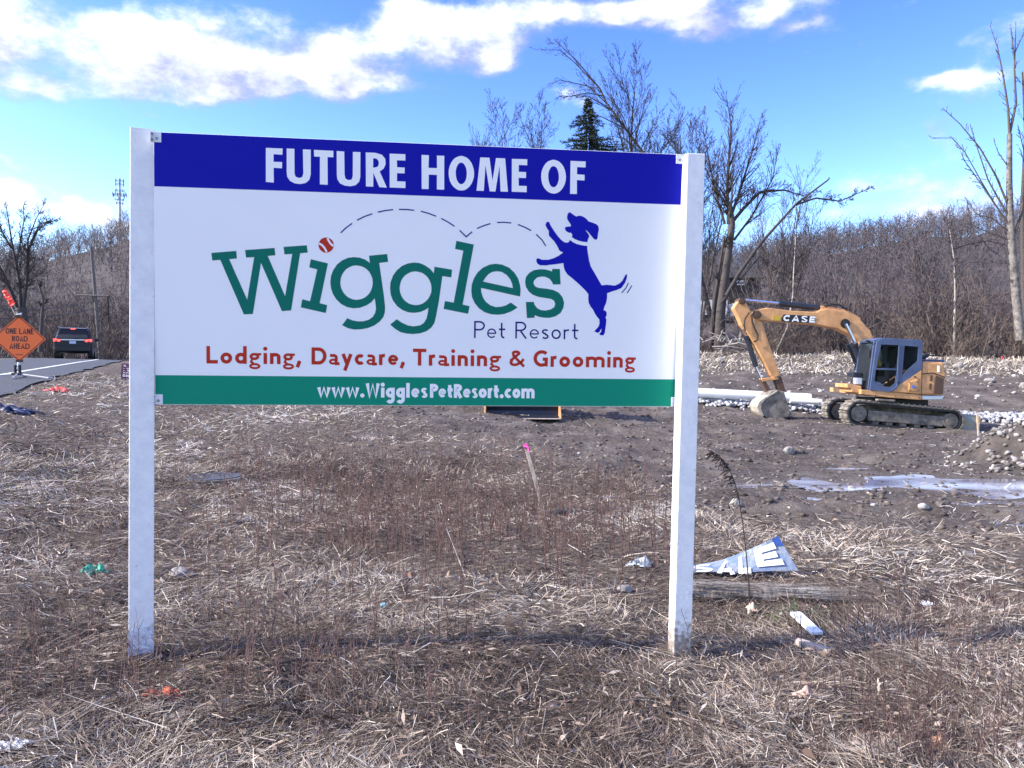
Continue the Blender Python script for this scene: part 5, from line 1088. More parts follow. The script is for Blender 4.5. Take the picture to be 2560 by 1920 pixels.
# ------------------------------------------------------------------ loader behind the sign (bucket showing under it)
c = gp(1302, 1046); yb = c.y
LD = thing('track_loader', 'small loader mostly hidden behind the sign, its dark bucket resting on the dirt', 'loader', (c.x, yb + 1, c.z))
bx0, bx1 = at(1212, 1046, yb).x, at(1402, 1046, yb).x; z0 = c.z - .02; w2 = (bx1 - bx0)
mb = MB(); mb.prism([(bx0, yb, z0), (bx0, yb + .75, z0), (bx0, yb + .80, z0 + .15), (bx0, yb + .62, z0 + .62), (bx0, yb + .57, z0 + .60), (bx0, yb + .72, z0 + .16), (bx0, yb + .68, z0 + .05), (bx0, yb, z0 + .03)], (w2, 0, 0))
lb = mb.build('bucket', M['hyd'], LD, bevel=.008)
for x in (bx0 - .02, bx1 - .015): MB().prism([(x, yb + .02, z0), (x, yb + .75, z0), (x, yb + .8, z0 + .15), (x, yb + .6, z0 + .64), (x, yb + .42, z0 + .58), (x, yb + .2, z0 + .16)], (.035, 0, 0)).build('side_plate', M['tan'], lb, bevel=.006)
MB().box(((bx0 + bx1) / 2, yb - .03, z0 + .015), (w2, .10, .022)).build('cutting_edge', M['lath'], lb, bevel=.004)
xc = (bx0 + bx1) / 2
for s in (-1, 1):
    MB().tube([(xc + s * .62, yb + .8, z0 + .4), (xc + s * .62, yb + 1.5, z0 + .75), (xc + s * .62, yb + 2.9, z0 + 1.25)], .09, 8).build('lift_arm', M['tan'], LD)
    mb = MB(); mb.prism([(xc + s * .72 - .17, yb + 1.2, z0), (xc + s * .72 - .17, yb + 2.9, z0), (xc + s * .72 - .17, yb + 3.1, z0 + .3), (xc + s * .72 - .17, yb + 2.7, z0 + .6), (xc + s * .72 - .17, yb + 1.3, z0 + .5), (xc + s * .72 - .17, yb + 1.0, z0 + .22)], (.34, 0, 0)); mb.build('rubber_track', M['black'], LD, bevel=.02)
MB().box((xc, yb + 2.1, z0 + .62), (1.06, 1.7, .5)).build('body', M['tan'], LD, bevel=.03)
MB().box((xc, yb + 1.95, z0 + 1.32), (.86, 1.0, .86)).build('cab', M['glass'], LD, bevel=.03); MB().box((xc, yb + 1.95, z0 + 1.79), (.96, 1.15, .07)).build('roof', M['tan'], LD, bevel=.02)

# ------------------------------------------------------------------ white pipes
def pipe(px0, py0, d0, px1, py1, d1, r, label):
    a, b = at(px0, py0, d0), at(px1, py1, d1); e = (b - a).normalized(); t = thing('plastic_pipe', label, 'pipe', a, 'white pipes on the stone bed')
    v = MB(); k = 20; u = e.orthogonal().normalized(); w = e.cross(u)
    V = []; 
    for p, rr2 in ((a, r), (b, r), (b, r * .93), (a, r * .93)):
        for j in range(k): V.append(p + (u * math.cos(6.2832 * j / k) + w * math.sin(6.2832 * j / k)) * rr2)
    Fq = [(i * k + j, i * k + (j + 1) % k, ((i + 1) % 4) * k + (j + 1) % k, ((i + 1) % 4) * k + j) for i in range(4) for j in range(k)]
    v.add(V, Fq).build('barrel', M['pvc'], t, smooth=False)
    q = b - e * .35; V2 = MB().tube([q, q + e * .25], r * 1.06, 20, False); V2.build('socket', M['pvc'], t)
pipe(1560, 972, 28.4, 2026, 996, 27.6, .17, 'thick white pipe lying left behind the excavator bucket'); pipe(1975, 1001, 27.2, 2054, 1005, 27.0, .10, 'short thinner white pipe under the right end of the thick one')

# ------------------------------------------------------------------ survey stakes
def stake(pb_, pt, d, w, label, tipm=None, tip=.08, m_='lath', th=.012):
    b, t = at(*pb_, d), at(*pt, d); e = (t - b).normalized(); o = thing('survey_stake', label, 'stake', b, 'wooden survey stakes')
    s = e.cross(Vector((0, 1, 0))).normalized(); y = s.cross(e)
    L = (t - b).length + .15; mid = b - e * .15 + e * (L / 2)
    MB().box(mid, (w, th, L), 0, (s, y, e)).build('lath', M[m_], o, bevel=.002)
    if tipm: MB().box(t - e * (tip / 2 - .004), (w * 1.12, th * 1.5, tip), 0, (s, y, e)).build('painted_tip', tipm, o)
    return o, t
g = gp(1362, 1290); o, t = stake((1362, 1290), (1313, 1110), g.y, .034, 'leaning wooden stake with bright pink top among the reddish weeds', M['pink'], .045)
MB().tube([t + Vector((-.02, -.012, -.02)), t + Vector((.03, -.02, -.03)), t + Vector((.035, -.018, -.07))], .010, 5).build('ribbon', M['pink'], o)
stake((2447, 1100), (2443, 1033), 21.5, .05, 'pale wooden stake standing in front of the excavator rear blade', None, m_='newlath')
o, t = stake((2506, 915), (2505, 890), 46, .09, 'far stake with a pink tip before the brush at the right', M['pinkcloth'], .2, 'lath')

# ------------------------------------------------------------------ road work sign on its spring stand
wd_ = 19.0; C0 = at(48, 847, wd_); hd = (1.285 / 2)
RW = thing('road_work_sign', 'orange diamond ONE LANE ROAD AHEAD sign with flag on a tripod stand', 'traffic sign', (C0.x, C0.y, at(45, 950, wd_).z))
yw = math.radians(33); ex_ = Vector((math.cos(yw), math.sin(yw), 0)); hw = 58 / F * wd_ / math.cos(yw - math.radians(32.7)) ; 
RS = Sheet(C0, ex_, (0, 0, 1)); hz = 58.5 / F * wd_ * 1000; hx = hw * 1000
def diamond(k, n=5):
    out = []
    for (cx, cz) in ((hx * k, 0), (0, hz * k), (-hx * k, 0), (0, -hz * k)):
        q = .94; a = math.atan2(cz, cx)
        for i in range(-1, 2):
            t = a + i * .0; 
        tx, tz = -cz, cx; s_ = .06
        out += [(cx * q - tx * s_ * hx / hz if abs(cx) < 1 else cx * q, cz * q if abs(cz) > 1 else -abs(cx) * s_ * (1 if cx > 0 else -1)), (cx, cz) if False else (cx * (q + .035), cz * (q + .035)), (cx * q + tx * s_ * hx / hz if abs(cx) < 1 else cx * q, cz * q if abs(cz) > 1 else abs(cx) * s_ * (1 if cx > 0 else -1))]
    return out
face = MB().prism([RS.p(a, b) for a, b in diamond(1.0)], RS.n * -.01).build('sign_face', M['orange'], RW)
o_, i_ = diamond(.955), diamond(.915)
RS.poly('border', [o_, list(reversed(i_))], 1.5, M['black'], face)
for wdg, a, b, zb in (('ONE LANE', -290, 290, 118), ('ROAD', -160, 165, -68), ('AHEAD', -215, 205, -252)): RS.text('sign_lettering', wdg, a + 12, b + 12, zb, 140, .17, 2, M['black'], face, gap=.12)
RS.text('small_print', '-----', -75, 75, -410, 40, .5, 2, M['black'], face)
MB().box(RS.p(0, hz - 25, 12), (.16, .02, .07), 0, (RS.ex, -RS.n, RS.ez)).build('corner_pocket', M['rust'], RW, bevel=.005); MB().box(RS.p(0, -hz + 30, 12), (.16, .02, .06), 0, (RS.ex, -RS.n, RS.ez)).build('corner_pocket', M['rust'], RW, bevel=.005)
for k_, (a, b) in enumerate((((-60, hz + 55), (60, hz + 5)), ((-60, hz + 5), (60, hz + 55)))): MB().tube([RS.p(*a, 8), RS.p(*b, 8)], .012, 6).build('flag_clip', M['white'], RW)
ft = at(40, 790, wd_); MB().tube([ft, at(8, 728, wd_)], .010, 6).build('flag_staff', M['lath'], RW)
fl = [at(5, 727, wd_), at(13, 722, wd_), at(38, 756, wd_), at(35, 764, wd_), at(28, 769, wd_)]
v = []; n = 8
for i in range(n + 1):
    t = i / n; a = at(5, 730, wd_).lerp(at(28, 770, wd_), t); b = at(13, 721, wd_).lerp(at(38, 757, wd_), t); w = math.sin(i * 1.7) * .03
    v += [a + Vector((0, w, 0)), a.lerp(b, .5) + Vector((0, -w, 0)), b + Vector((0, w * .5, 0))]
mb = MB().add(v, [(3 * i + j, 3 * i + j + 1, 3 * i + 4 + j, 3 * i + 3 + j) for i in range(n) for j in (0, 1)]).build('flag', M['flag'], RW); sm = mb.modifiers.new('cloth', 'SOLIDIFY'); sm.thickness = .006
ft0 = Vector((C0.x - .06, C0.y + .02, 0)); zf = gz(ft0.x, ft0.y); rd = float(road_h(ft0.y)) + .02; zf = max(zf, rd) if ft0.x - float(road_edge(ft0.y)) < SHOULDER else zf
bot = at(44, 944, wd_)
def rz(q): s_ = q.x - float(road_edge(q.y)); return float(road_h(q.y)) + .05 - .018 * abs(min(s_ + 3.7, 3.7)) - .025 * max(s_, 0)
bot.z = rz(bot) + .09
MB().tube([RS.p(-5, -hz + 40, -14), bot + Vector((0, 0, .12))], .028, 8).build('mast', M['alu'], RW)
for s in (-1, 1): MB().tube([bot + Vector((s * .055, 0, .0)), bot + Vector((s * .055, 0, .22))], .035, 10).build('spring', M['black'], RW)
MB().box(bot, (.24, .14, .06)).build('base_block', M['black'], RW, bevel=.01)
for e in (at(122, 952, wd_ - .2), at(-30, 950, wd_), at(30, 958, wd_ - .7), at(60, 940, wd_ + .7)): e.z = max(rz(e), gz(e.x, e.y)) + .022; MB().tube([bot, e], .024, 6).build('leg', M['alu'], RW)

# ------------------------------------------------------------------ dark estate car driving away
cd = 43.0; cc = at(182, 896, cd); hdg = math.radians(26.2)
CAR = thing('parked_suv' if False else 'suv', 'dark blue black SUV seen from behind with brake lights on', 'car', (cc.x, cc.y, cc.z))
ux = Vector((math.cos(hdg), math.sin(hdg), 0)); uy = Vector((-math.sin(hdg), math.cos(hdg), 0)); uz = Vector((0, 0, 1))
def cp(x, y, z): return Vector((cc.x, cc.y, cc.z)) + ux * x + uy * y + uz * z
def loft(name, secs, mt, parent, bevel=.0):
    v = []; k = len(secs[0])
    for s in secs: v += [cp(*q) for q in s]
    f = [(i * k + j, i * k + (j + 1) % k, (i + 1) * k + (j + 1) % k, (i + 1) * k + j) for i in range(len(secs) - 1) for j in range(k)] + [tuple(range(k)), tuple(range((len(secs) - 1) * k, len(secs) * k))]
    o = MB().add(v, f).build(name, mt, parent, bevel=bevel); return o
def ringb(y, w, z0, z1, c=.12): return [(-w + c, y, z0), (w - c, y, z0), (w, y, z0 + c), (w, y, z1 - c * .7), (w - c * .5, y, z1), (-w + c * .5, y, z1), (-w, y, z1 - c * .7), (-w, y, z0 + c)]
body = loft('body', [ringb(0.0, .88, .42, .98), ringb(.06, .94, .34, 1.04), ringb(.5, .97, .30, 1.08), ringb(2.4, .97, .30, 1.06), ringb(3.7, .96, .32, 1.02), ringb(4.5, .90, .36, .92), ringb(4.75, .78, .42, .80)], M['car'], CAR, .03)
def ringg(y, wb, wt, z0, z1): return [(-wb, y, z0), (wb, y, z0), (wt, y, z1 - .05), (wt - .08, y, z1), (-wt + .08, y, z1), (-wt, y, z1 - .05)]
loft('cabin', [ringg(.10, .90, .82, 1.02, 1.10), ringg(.42, .91, .70, 1.02, 1.70), ringg(1.2, .92, .72, 1.02, 1.76), ringg(2.3, .92, .70, 1.02, 1.72), ringg(3.4, .90, .80, 1.0, 1.06)], M['car'], CAR, .03)
MB().add([cp(-.74, .10, 1.13), cp(.74, .10, 1.13), cp(.62, .385, 1.60), cp(-.62, .385, 1.60)], [(0, 1, 2, 3)]).build('rear_window', M['glass'], CAR)
for s in (-1, 1):
    MB().add([cp(s * .925, .55, 1.10), cp(s * .935, 2.95, 1.10), cp(s * .77, 2.2, 1.60), cp(s * .755, .62, 1.60)], [(0, 1, 2, 3)]).build('side_window', M['glass'], CAR)
    loft('tail_lamp', [[(s * .60, -.012, .93), (s * .93, .01, .93), (s * .95, .04, 1.10), (s * .60, -.012, 1.06)], [(s * .60, .1, .93), (s * .93, .2, .93), (s * .95, .25, 1.10), (s * .60, .1, 1.06)]], M['tail'] , CAR, .0)
    MB().box(cp(s * 1.08, 3.0, 1.12), (.22, .12, .17), hdg).build('mirror', M['car'], CAR, bevel=.03)
    MB().box(cp(s * .70, .32 + .9, 1.765), (.04, 1.7, .035), hdg).build('roof_rail', M['alu'], CAR)
    for yy_ in (.85, 3.75):
        wc = cp(s * .84, yy_, .36); t_ = MB().tube([wc - ux * .13, wc + ux * .13], .37, 20).build('tyre', M['black'], CAR, bevel=.02); MB().tube([wc - ux * .135, wc + ux * .135], .23, 14).build('rim', M['alu'], t_)
MB().box(cp(0, .36, 1.66), (.24, .03, .05), hdg).build('brake_lamp', M['tail'], CAR); MB().box(cp(0, .40, 1.705), (1.28, .10, .03), hdg).build('roof_spoiler', M['alu'], CAR, bevel=.01)
MB().box(cp(0, -.015, 1.04), (1.15, .03, .07), hdg).build('chrome_strip', M['alu'], CAR, bevel=.008); MB().box(cp(0, -.012, .90), (.32, .02, .15), hdg).build('number_plate', mat('pale_plate', (.45, .55, .75), .5), CAR)
MB().box(cp(0, -.05, .52), (1.74, .14, .22), hdg).build('bumper', M['black'], CAR, bevel=.03)

# ------------------------------------------------------------------ utility poles, cables, mast
def pole(pxb, pyb, pxt, pyt, d, r, label, arm=None):
    b, t = at(pxb, pyb, d), at(pxt, pyt, d); o = thing('utility_pole', label, 'utility pole', b, 'wooden utility poles along the road')
    MB().tube([b, t], [r, r * .75], 10).build('pole', M['pole'], o)
    if arm: MB().tube([at(arm[0], arm[1], d - .2), at(arm[2], arm[3], d - .2)], .07, 6).build('crossarm', M['pole'], o)
    return t
pole(252, 905, 228, 619, 65, .17, 'tall wooden utility pole with one crossarm left of the SUV', (191, 738, 272, 740))
pole(279, 905, 276, 818, 110, .20, 'short far wooden pole right of the SUV, nearer of two'); pole(309, 905, 304, 826, 125, .20, 'short far wooden pole beside the left white post, farther of two')
pole(-420, 900, -470, 560, 48, .17, 'wooden utility pole outside the left picture edge') if False else None
def cable(p0, p1, sag, r, label):
    P0, P1 = at(*p0), at(*p1); pts = [P0.lerp(P1, i / 14) - Vector((0, 0, sag * 4 * (i / 14) * (1 - i / 14))) for i in range(15)]
    tag(MB().tube(pts, r, 4).build('power_cable', M['wire'], None), label, 'cable', 'cables along the road')
cable((232, 742, 65), (277, 822, 110), 1.2, .05, 'upper dark cable sloping from the crossarm to the far poles'); cable((270, 740, 65), (277, 828, 110), 1.8, .05, 'second dark cable sloping from the right crossarm end')
cable((233, 800, 65), (277, 870, 110), 1.0, .06, 'lower thick cable sloping from the middle of the tall pole'); cable((277, 820, 110), (304, 828, 125), .4, .04, 'short cable between the two far poles')
cable((236, 752, 65), (-160, 768, 50), .5, .03, 'upper cable running left from the tall pole to the picture edge'); cable((238, 772, 65), (-160, 785, 50), .5, .03, 'lower cable running left from the tall pole to the picture edge')
cable((150, 728, 120), (560, 732, 120), .6, .05, 'pale cable crossing the wooded hill behind the poles')
TW = at(300, 690, 300); tt = at(299, 446, 300)
tw = thing('cell_tower', 'tall slim grey antenna mast on the wooded hill', 'mast', TW)
MB().tube([TW - Vector((0, 0, 12)), TW.lerp(tt, .3), tt], [1.0, .62, .38], 12).build('mast_pole', M['tower'], tw)
for k_, (py, nn) in enumerate(((452, 6), (461, 6), (477, 5), (486, 8), (489, 7), (499, 5), (508, 4))):
    cz = at(299, py, 300); rad = 1.6 if k_ not in (3, 4) else 2.5
    MB().tube([cz + Vector((math.cos(a) * rad * .8, math.sin(a) * rad * .8, 0)) for a in np.linspace(0, 6.283, 13)], .10, 5, False).build('platform_ring', M['towerdark'], tw)
    for j in range(nn):
        a = 6.283 * j / nn + k_; MB().box(cz + Vector((math.cos(a) * rad, math.sin(a) * rad, 0)), (.26, .22, 1.25 if k_ < 5 else .8), a).build('antenna', M['towerdark'], tw)

# ------------------------------------------------------------------ things far back between the trees
bt = at(1800, 798, 84); bt.z = max(bt.z - .4, float(hill_h(np.arctan2(bt.x, bt.y), np.hypot(bt.x, bt.y))) + .35)
pass
TK = thing('box_truck', 'white truck glimpsed behind the forked tree trunk', 'truck', bt)
def bx(nm, x, y, z, sx_, sy_, sz_, m_, b=.03): return MB().box(bt + Vector((x, y, z)), (sx_, sy_, sz_)).build(nm, M[m_], TK, bevel=b)
bx('cargo_box', -1.0, 0, 1.2, 3.0, 2.2, 1.6, 'white'); bx('driver_cab', 1.45, 0, .9, 1.2, 2.0, 1.5, 'white', .15); bx('cab_window', 1.5, -1.02, 1.25, .8, .05, .5, 'glass', 0); bx('flat_bed', 2.9, 0, .25, 2.2, 2, .12, 'white')
for x in (-1.8, 1.4, 3.2): MB().tube([bt + Vector((x, -1.05, 0)), bt + Vector((x, -.8, 0))], .4, 14).build('wheel', M['black'], TK)
hb = at(1848, 775, 100)
HS = thing('house', 'dark house with pale windows hidden in the woods right of the forked tree', 'house', hb)
MB().box(hb + Vector((0, 2, 1.7)), (5.5, 4, 5.2)).build('wall', M['housewall'], HS)
MB().prism([hb + Vector((-3.1, -.4, 4.2)), hb + Vector((3.1, -.4, 4.2)), hb + Vector((3.1, 2, 5.6)), hb + Vector((-3.1, 2, 5.6))], (0, .01, -.15)).build('roof', M['housewall'], HS)
for r_, py in enumerate((703, 711)):
    for k_ in range(3):
        q = at(1843 + 6.5 * k_, py, 99.9); wf = MB().box((q.x, hb.y - .02, q.z), (.30, .06, .28 if r_ == 0 else .16)).build('window', M['pane'], HS)  # reflection in the panes put in as plain white colour

# ------------------------------------------------------------------ small sign, litter and wood on the ground
g = gp(318, 952); yd = g.y; a0 = at(304, 944, yd - .05)
YS = thing('yard_sign', 'small maroon yard sign with white lettering half hidden by the left post', 'sign', (a0.x, a0.y, gz(a0.x, a0.y)))
q0, q1, q2 = at(301.5, 944, yd), at(352, 949, yd), at(304.5, 908, yd)
YSH = Sheet(q0, q1 - q0, q2 - q0); Lw, Lh = (q1 - q0).length * 1000, (q2 - q0).length * 1000
yb_ = MB().prism([YSH.p(0, 0), YSH.p(Lw, 0), YSH.p(Lw, Lh), YSH.p(0, Lh)], YSH.n * -.006).build('board', M['maroon'], YS)
for i, (wd, x1, zb, cp_) in enumerate((('N. BENN', Lw * .86, .78, .13), ('- O L N', Lw * .8, .62, .09), ('- B A', Lw * .7, .48, .09), ('NNNNN', Lw * .86, .32, .10), ('203-203'.replace('2', 'D').replace('0', 'O').replace('3', 'B'), Lw * .88, .08, .17))):
    YSH.text('yard_lettering', wd, Lw * .10, x1, Lh * zb, Lh * cp_, .22, 2, M['white'], yb_, gap=.14)
for x in (.06, .22, .94): p = YSH.p(Lw * x, 0, -4); MB().tube([p - Vector((0, 0, .32)), p + Vector((0, 0, .03))], .012, 5).build('leg', M['maroon'], YS)

def crumple(name, px, py, sx_, sy_, sz_, mt, label, cat, seed, rotz=0.0, n=16):
    c = gp(px, py); u = np.linspace(-1, 1, n); A, B = np.meshgrid(u, u)
    hgt = (fbm(A + seed, B, 3.6, 3, 80 + seed) - .34) * 2.6; fall = np.clip(1 - (A ** 2 + B ** 2) * .55, 0, 1)
    jag = 1 + (fbm(A * 2 + seed * 3, B * 2, 2.2, 3, 90) - .5) * 1.5
    x = A * sx_ * jag; y = B * sy_ * jag; ca, sa = math.cos(rotz), math.sin(rotz)
    X = c.x + x * ca - y * sa; Y = c.y + x * sa + y * ca; Z = ground_h(X, Y) + .012 + hgt * sz_ * fall
    ii = (np.arange(n - 1)[:, None] * n + np.arange(n - 1)[None, :]).ravel()
    o = mesh(name, np.stack([X, Y, Z], -1).reshape(-1, 3), np.stack([ii, ii + 1, ii + n + 1, ii + n], 1), mt); sm = o.modifiers.new('thickness', 'SOLIDIFY'); sm.thickness = .004
    return tag(o, label, cat)
crumple('plastic_sheet', 146, 981, .19, .12, .11, M['pinkcloth'], 'bright coral red plastic scrap on the grass by the road edge', 'litter', 3)
crumple('tarp', 10, 1030, .42, .2, .13, M['tarp'], 'dark blue crumpled tarp at the left picture edge', 'tarp', 5)
crumple('plastic_scrap', 234, 1436, .06, .035, .05, M['greenlitter'], 'twisted green plastic scrap left of the left post', 'litter', 7, .9)
o = crumple('marker_net', 408, 1744, .072, .030, .035, mat('torn_orange_net', (.80, .13, .05), .6, col2=(.25, .05, .03), vscale=60), 'torn orange red marker scrap in the grass before the left post', 'litter', 9, -.2)
crumple('foil_scrap', 1596, 1416, .085, .05, .05, mat('grey_blue_foil', (.50, .56, .62), .35, col2=(.15, .2, .26), vscale=12), 'grey blue sheet scrap in the weeds left of the right post', 'litter', 11, -.5)
crumple('can_lid', 958, 1520, .012, .012, .02, mat('pale_blue_plastic', (.3, .55, .62), .4), 'tiny pale blue plastic piece in the middle of the grass', 'litter', 13)
crumple('paper_scrap', 20, 1878, .06, .022, .03, M['plate'], 'crumpled grey paper at the lower left corner', 'litter', 15)
crumple('paper_cup', 2316, 1520, .022, .035, .04, M['plate'], 'crushed whitish cup in the grass under the puddles', 'litter', 17, .4)
for i, (px, py, lab) in enumerate(((1024, 1452, 'brown curled leaf bag scrap among the weeds in the middle'), (2015, 1748, 'pinkish dead leaf curled in the weeds at lower right'), (2350, 1880, 'pale orange dead leaf near the bottom right corner'), (1880, 1530, 'pinkish curled leaf standing just under the log'))):
    crumple('curled_leaf', px, py, .035, .028, .045, mat('curled_leaf_%d' % i, ((.20, .11, .08), (.50, .36, .30), (.48, .28, .17), (.52, .38, .30))[i], .8), lab, 'leaf', 20 + i, .5 * i, 9)
# utility lid sunk in the grass
c = gp(534, 1196); lid = thing('manhole_cover', 'dark round lid sunk in the grass right of the left post', 'manhole cover', c)
MB().tube([c + Vector((0, 0, -.07)), c + Vector((0, 0, .018))], .31, 28).build('rim', M['mudsteel'], lid, bevel=.005); MB().tube([c + Vector((0, 0, .012)), c + Vector((0, 0, .028))], .275, 28).build('cover', mat('dark_lid', (.07, .075, .085), .6), lid, bevel=.004)
c = gp(1400, 1290); MBp = MB().tube([c + Vector((-.10, 0, .02)), c + Vector((.0, 0, .035)), c + Vector((.16, .02, .01))], [.024, .028, .02], 8).build('pipe_stub', mat('dark_green_plastic', (.035, .05, .05), .4), None); tag(MBp, 'short dark pipe stub at the foot of the pink-topped stake', 'pipe stub')
# the fallen SALE board
bd = gp(1850, 1440).y
top = [(1700, 1418), (1750, 1411), (1800, 1402), (1850, 1384), (1900, 1362), (1945, 1340)]; bot_ = [(1700, 1436), (1750, 1430), (1800, 1430), (1850, 1432), (1920, 1428), (1996, 1427)]
SB = thing('fallen_board', 'faded blue board with part of the word SALE lying bent by the log', 'sign', at(1850, 1432, bd))
def sb(t, f, out=0.0):
    x = t * 5; i = min(int(x), 4); g_ = x - i
    a = (top[i][0] + (top[i + 1][0] - top[i][0]) * g_, top[i][1] + (top[i + 1][1] - top[i][1]) * g_); b = (bot_[i][0] + (bot_[i + 1][0] - bot_[i][0]) * g_, bot_[i][1] + (bot_[i + 1][1] - bot_[i][1]) * g_)
    lean = .16 * (1 - .4 * t) + .035 * (float(vnoise(np.array([t * 7.0]), np.array([f * 2.2]), 41)[0]) - .5)
    return at(b[0] + (a[0] - b[0]) * f, b[1] + (a[1] - b[1]) * f, bd + lean * f - out)
n = 22; v = []
for i in range(n + 1):
    for f in (0, .33, .66, 1): v.append(sb(i / n, f))
b_ = MB().add(v, [(4 * i + j, 4 * i + j + 1, 4 * i + 5 + j, 4 * i + 4 + j) for i in range(n) for j in range(3)]).build('board', M['sale'], SB); sm = b_.modifiers.new('thickness', 'SOLIDIFY'); sm.thickness = .004; sm.offset = 0
def sbt(word, t0, t1, f0, f1, w, out):
    V, Fq = text_2d(word, 0, 1, 0, 1, w); mesh('sale_letter', [sb(t0 + (t1 - t0) * x, f0 + (f1 - f0) * y, out + .0004 * l) for x, y, l in V], Fq, M['white'], b_)
sbt('S', .12, .34, .02, .92, .26, .012); sbt('A', .36, .56, -.12, .86, .26, .012); sbt('L', .575, .68, -.05, .86, .30, .012); sbt('E', .70, .93, .20, .90, .27, .012)
MB().add([sb(.925, .80, .006), sb(1.0, .72, .006), sb(1.0, 1.0, .006), sb(.93, 1.0, .006)], [(0, 1, 2, 3)]).build('blue_corner', M['saleblue'], b_)
# log in front of it
ld = gp(1880, 1500).y; lg = thing('log', 'long weathered grey log lying right of the right post under the SALE board', 'log', at(1880, 1495, ld))
pts = [at(1690, 1474, ld), at(1760, 1478, ld), at(1840, 1482, ld), at(1930, 1487, ld), at(2010, 1496, ld), at(2058, 1506, ld)]
k = 22; V = []; n = 40
for i in range(n + 1):
    t = i / n * 5; j = min(int(t), 4); p = pts[j].lerp(pts[j + 1], t - j); rr2 = .062 * (1 - .45 * (i / n) ** 2)
    for q in range(k):
        a = 6.283 * q / k; w = 1 + .30 * (vnoise(np.array([i * .22]), np.array([q * 1.3]), 31)[0] - .5) + .12 * (vnoise(np.array([i * .9]), np.array([q * 2.1]), 32)[0] - .5)
        V.append(p + Vector((0, math.cos(a) * rr2 * w, math.sin(a) * rr2 * w)))
mesh('bark', V, [(i * k + j, i * k + (j + 1) % k, (i + 1) * k + (j + 1) % k, (i + 1) * k + j) for i in range(n) for j in range(k)] + [tuple(range(k)), tuple(n * k + j for j in range(k))], M['brownwood'], lg)
S = []; rs = random.Random(3)
for i in range(70):
    t = rs.uniform(0, 5); j = min(int(t), 4); p = pts[j].lerp(pts[j + 1], t - j) + Vector((0, rs.uniform(-.06, .03), rs.uniform(.01, .065))); L = rs.uniform(.1, .4); S.append((p.x, p.y, p.z, .003, p.x + L, p.y + rs.uniform(-.02, .02), p.z + rs.uniform(-.03, .015), .001, 0))
o = seg_mesh('bark_splinters', S, M['palebark'], lg); o['kind'] = 'stuff'
# white board offcut, tan splintered plank
def plank(px0, py0, px1, py1, w, th, m_, name, label, lift=.03):
    a, b = gp(px0, py0, lift), gp(px1, py1, lift); e = (b - a).normalized(); s = e.cross(Vector((0, 0, 1))).normalized(); u = s.cross(e)
    tag(MB().box((a + b) / 2, ((b - a).length, w, th), 0, (e, -s, u)).build(name, M[m_], None, bevel=.003), label, 'board')
plank(1988, 1556, 2043, 1606, .062, .018, 'plankw', 'white_offcut', 'short white board offcut lying on the grass right of the post', .045)
plank(1990, 1622, 2078, 1648, .05, .03, 'lath', 'split_plank', 'tan splintered plank lying just below the white offcut', .03)
# tall curved weed stalk right of the post
wd2 = gp(1872, 1520).y; S = []; rs = random.Random(8); P9 = [at(x, y, wd2) for x, y in ((1873, 1522), (1872, 1460), (1866, 1390), (1857, 1310), (1846, 1240), (1836, 1205), (1824, 1172), (1808, 1150), (1790, 1134), (1778, 1128))]
for i, (a, b) in enumerate(zip(P9, P9[1:])):
    r0_ = .0042 * (1 - .07 * i); S.append((a.x, a.y, a.z, r0_, b.x, b.y, b.z, r0_ * .93, 0))
    if i > 3:
        for _ in range(16):
            p = a.lerp(b, rs.random()); q = p + Vector((rs.uniform(-.05, .012), rs.uniform(-.03, .03), rs.uniform(-.045, .012))); S.append((p.x, p.y, p.z, .0022, q.x, q.y, q.z, .003, 0))
    elif i > 0:
        p = a.lerp(b, .4); q = p + Vector((rs.choice((-1, 1)) * .05, 0, .03)); S.append((p.x, p.y, p.z, .0015, q.x, q.y, q.z, .001, 0))
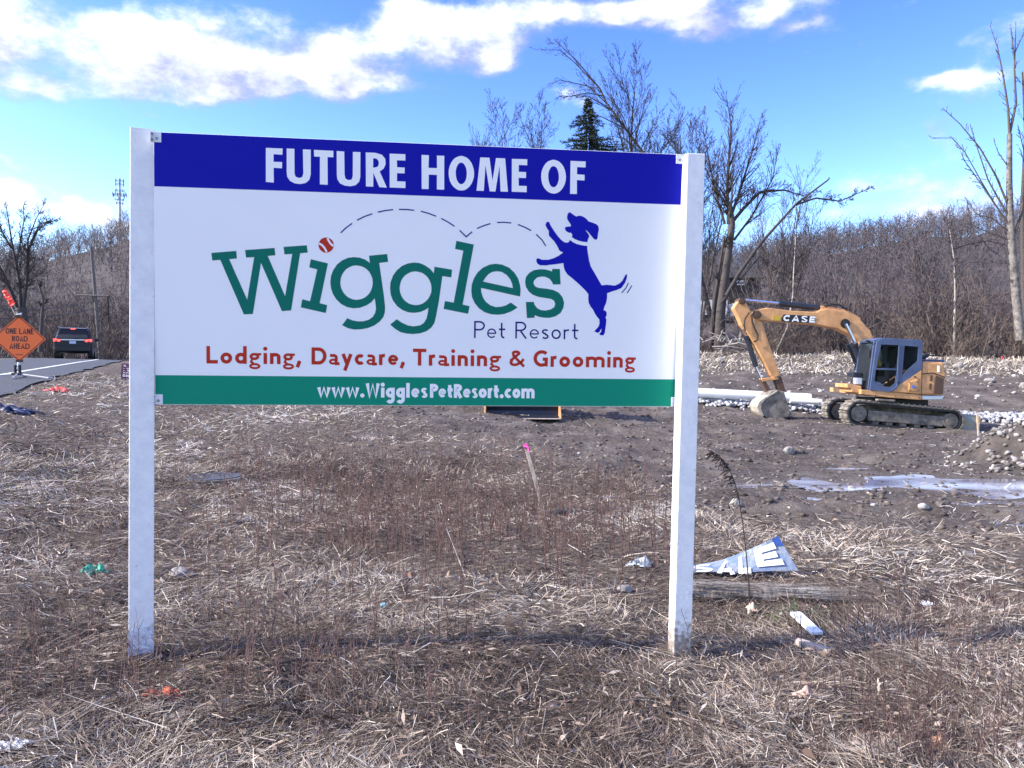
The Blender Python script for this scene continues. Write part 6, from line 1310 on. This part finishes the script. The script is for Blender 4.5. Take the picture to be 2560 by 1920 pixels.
tag(seg_mesh('weed_stalk', S, mat('black_brown_stalk', (.035, .024, .02), .8), None, 4), 'tall curved dark dead weed with drooping seed head right of the right post', 'plant')
# little weed against the right post foot
S = []; p0 = at(1716, 1640, 3.63)
for dx, hh in ((-.02, .22), (.012, .30), (.03, .14)):
    pts = [p0 + Vector((dx * t * 1.6 + .02 * math.sin(t * 3), -.01, hh * t)) for t in np.linspace(0, 1, 7)]
    for a, b in zip(pts, pts[1:]):
        S.append((*a, .0013, *b, .0011, 0)); c_ = b + Vector((rs.uniform(-.014, .014), -.004, rs.uniform(0, .012))); S.append((*b, .0012, *c_, .002, 0))
tag(seg_mesh('weed_sprig', S, mat('grey_green_sprig', (.07, .085, .07), .8), None, 3), 'thin weed sprig growing up against the foot of the right post', 'plant')
# pile of broken branches by the forked tree, and a few lying sticks
S = []; rs = random.Random(15)
for i in range(26):
    a = at(rs.uniform(1748, 1860), rs.uniform(850, 884), 48.5); b = a + Vector((rs.uniform(-1.8, 2.2), rs.uniform(-.4, .4), rs.uniform(-.2, .9))); m_ = a.lerp(b, .5) + Vector((0, 0, rs.uniform(.05, .35)))
    S.append((*a, .045, *m_, .035, 0)); S.append((*m_, .035, *b, .012, 0))
tag(seg_mesh('branch_pile', S, M['palebark'], None, 5), 'heap of pale broken branches at the foot of the forked tree', 'branches')
for i, (x0, y0, x1, y1, lab) in enumerate(((640, 1690, 830, 1672, 'long dark stick lying in the foreground grass left of the middle'), (1508, 1735, 1590, 1742, 'thin straight dark stick in front of the right post'), (248, 1182, 420, 1180, 'dark branch lying across the grass beside the left post'))):
    a, b = gp(x0, y0, .03), gp(x1, y1, .03); mm = a.lerp(b, .5) + Vector((0, .02, .015))
    tag(MB().tube([a, mm, b], [.006, .005, .003], 6).build('stick', M['twig'], None), lab, 'stick')
a, b = gp(1096, 1225), gp(1165, 1450); tag(MB().tube([gp(1165, 1450, .01), at(1120, 1330, a.lerp(b, .7).y), at(1098, 1260, a.lerp(b, .6).y)], [.004, .0035, .002], 5).build('straw_stem', M['palebark'], None), 'single pale leaning stem among the reddish weeds', 'plant')
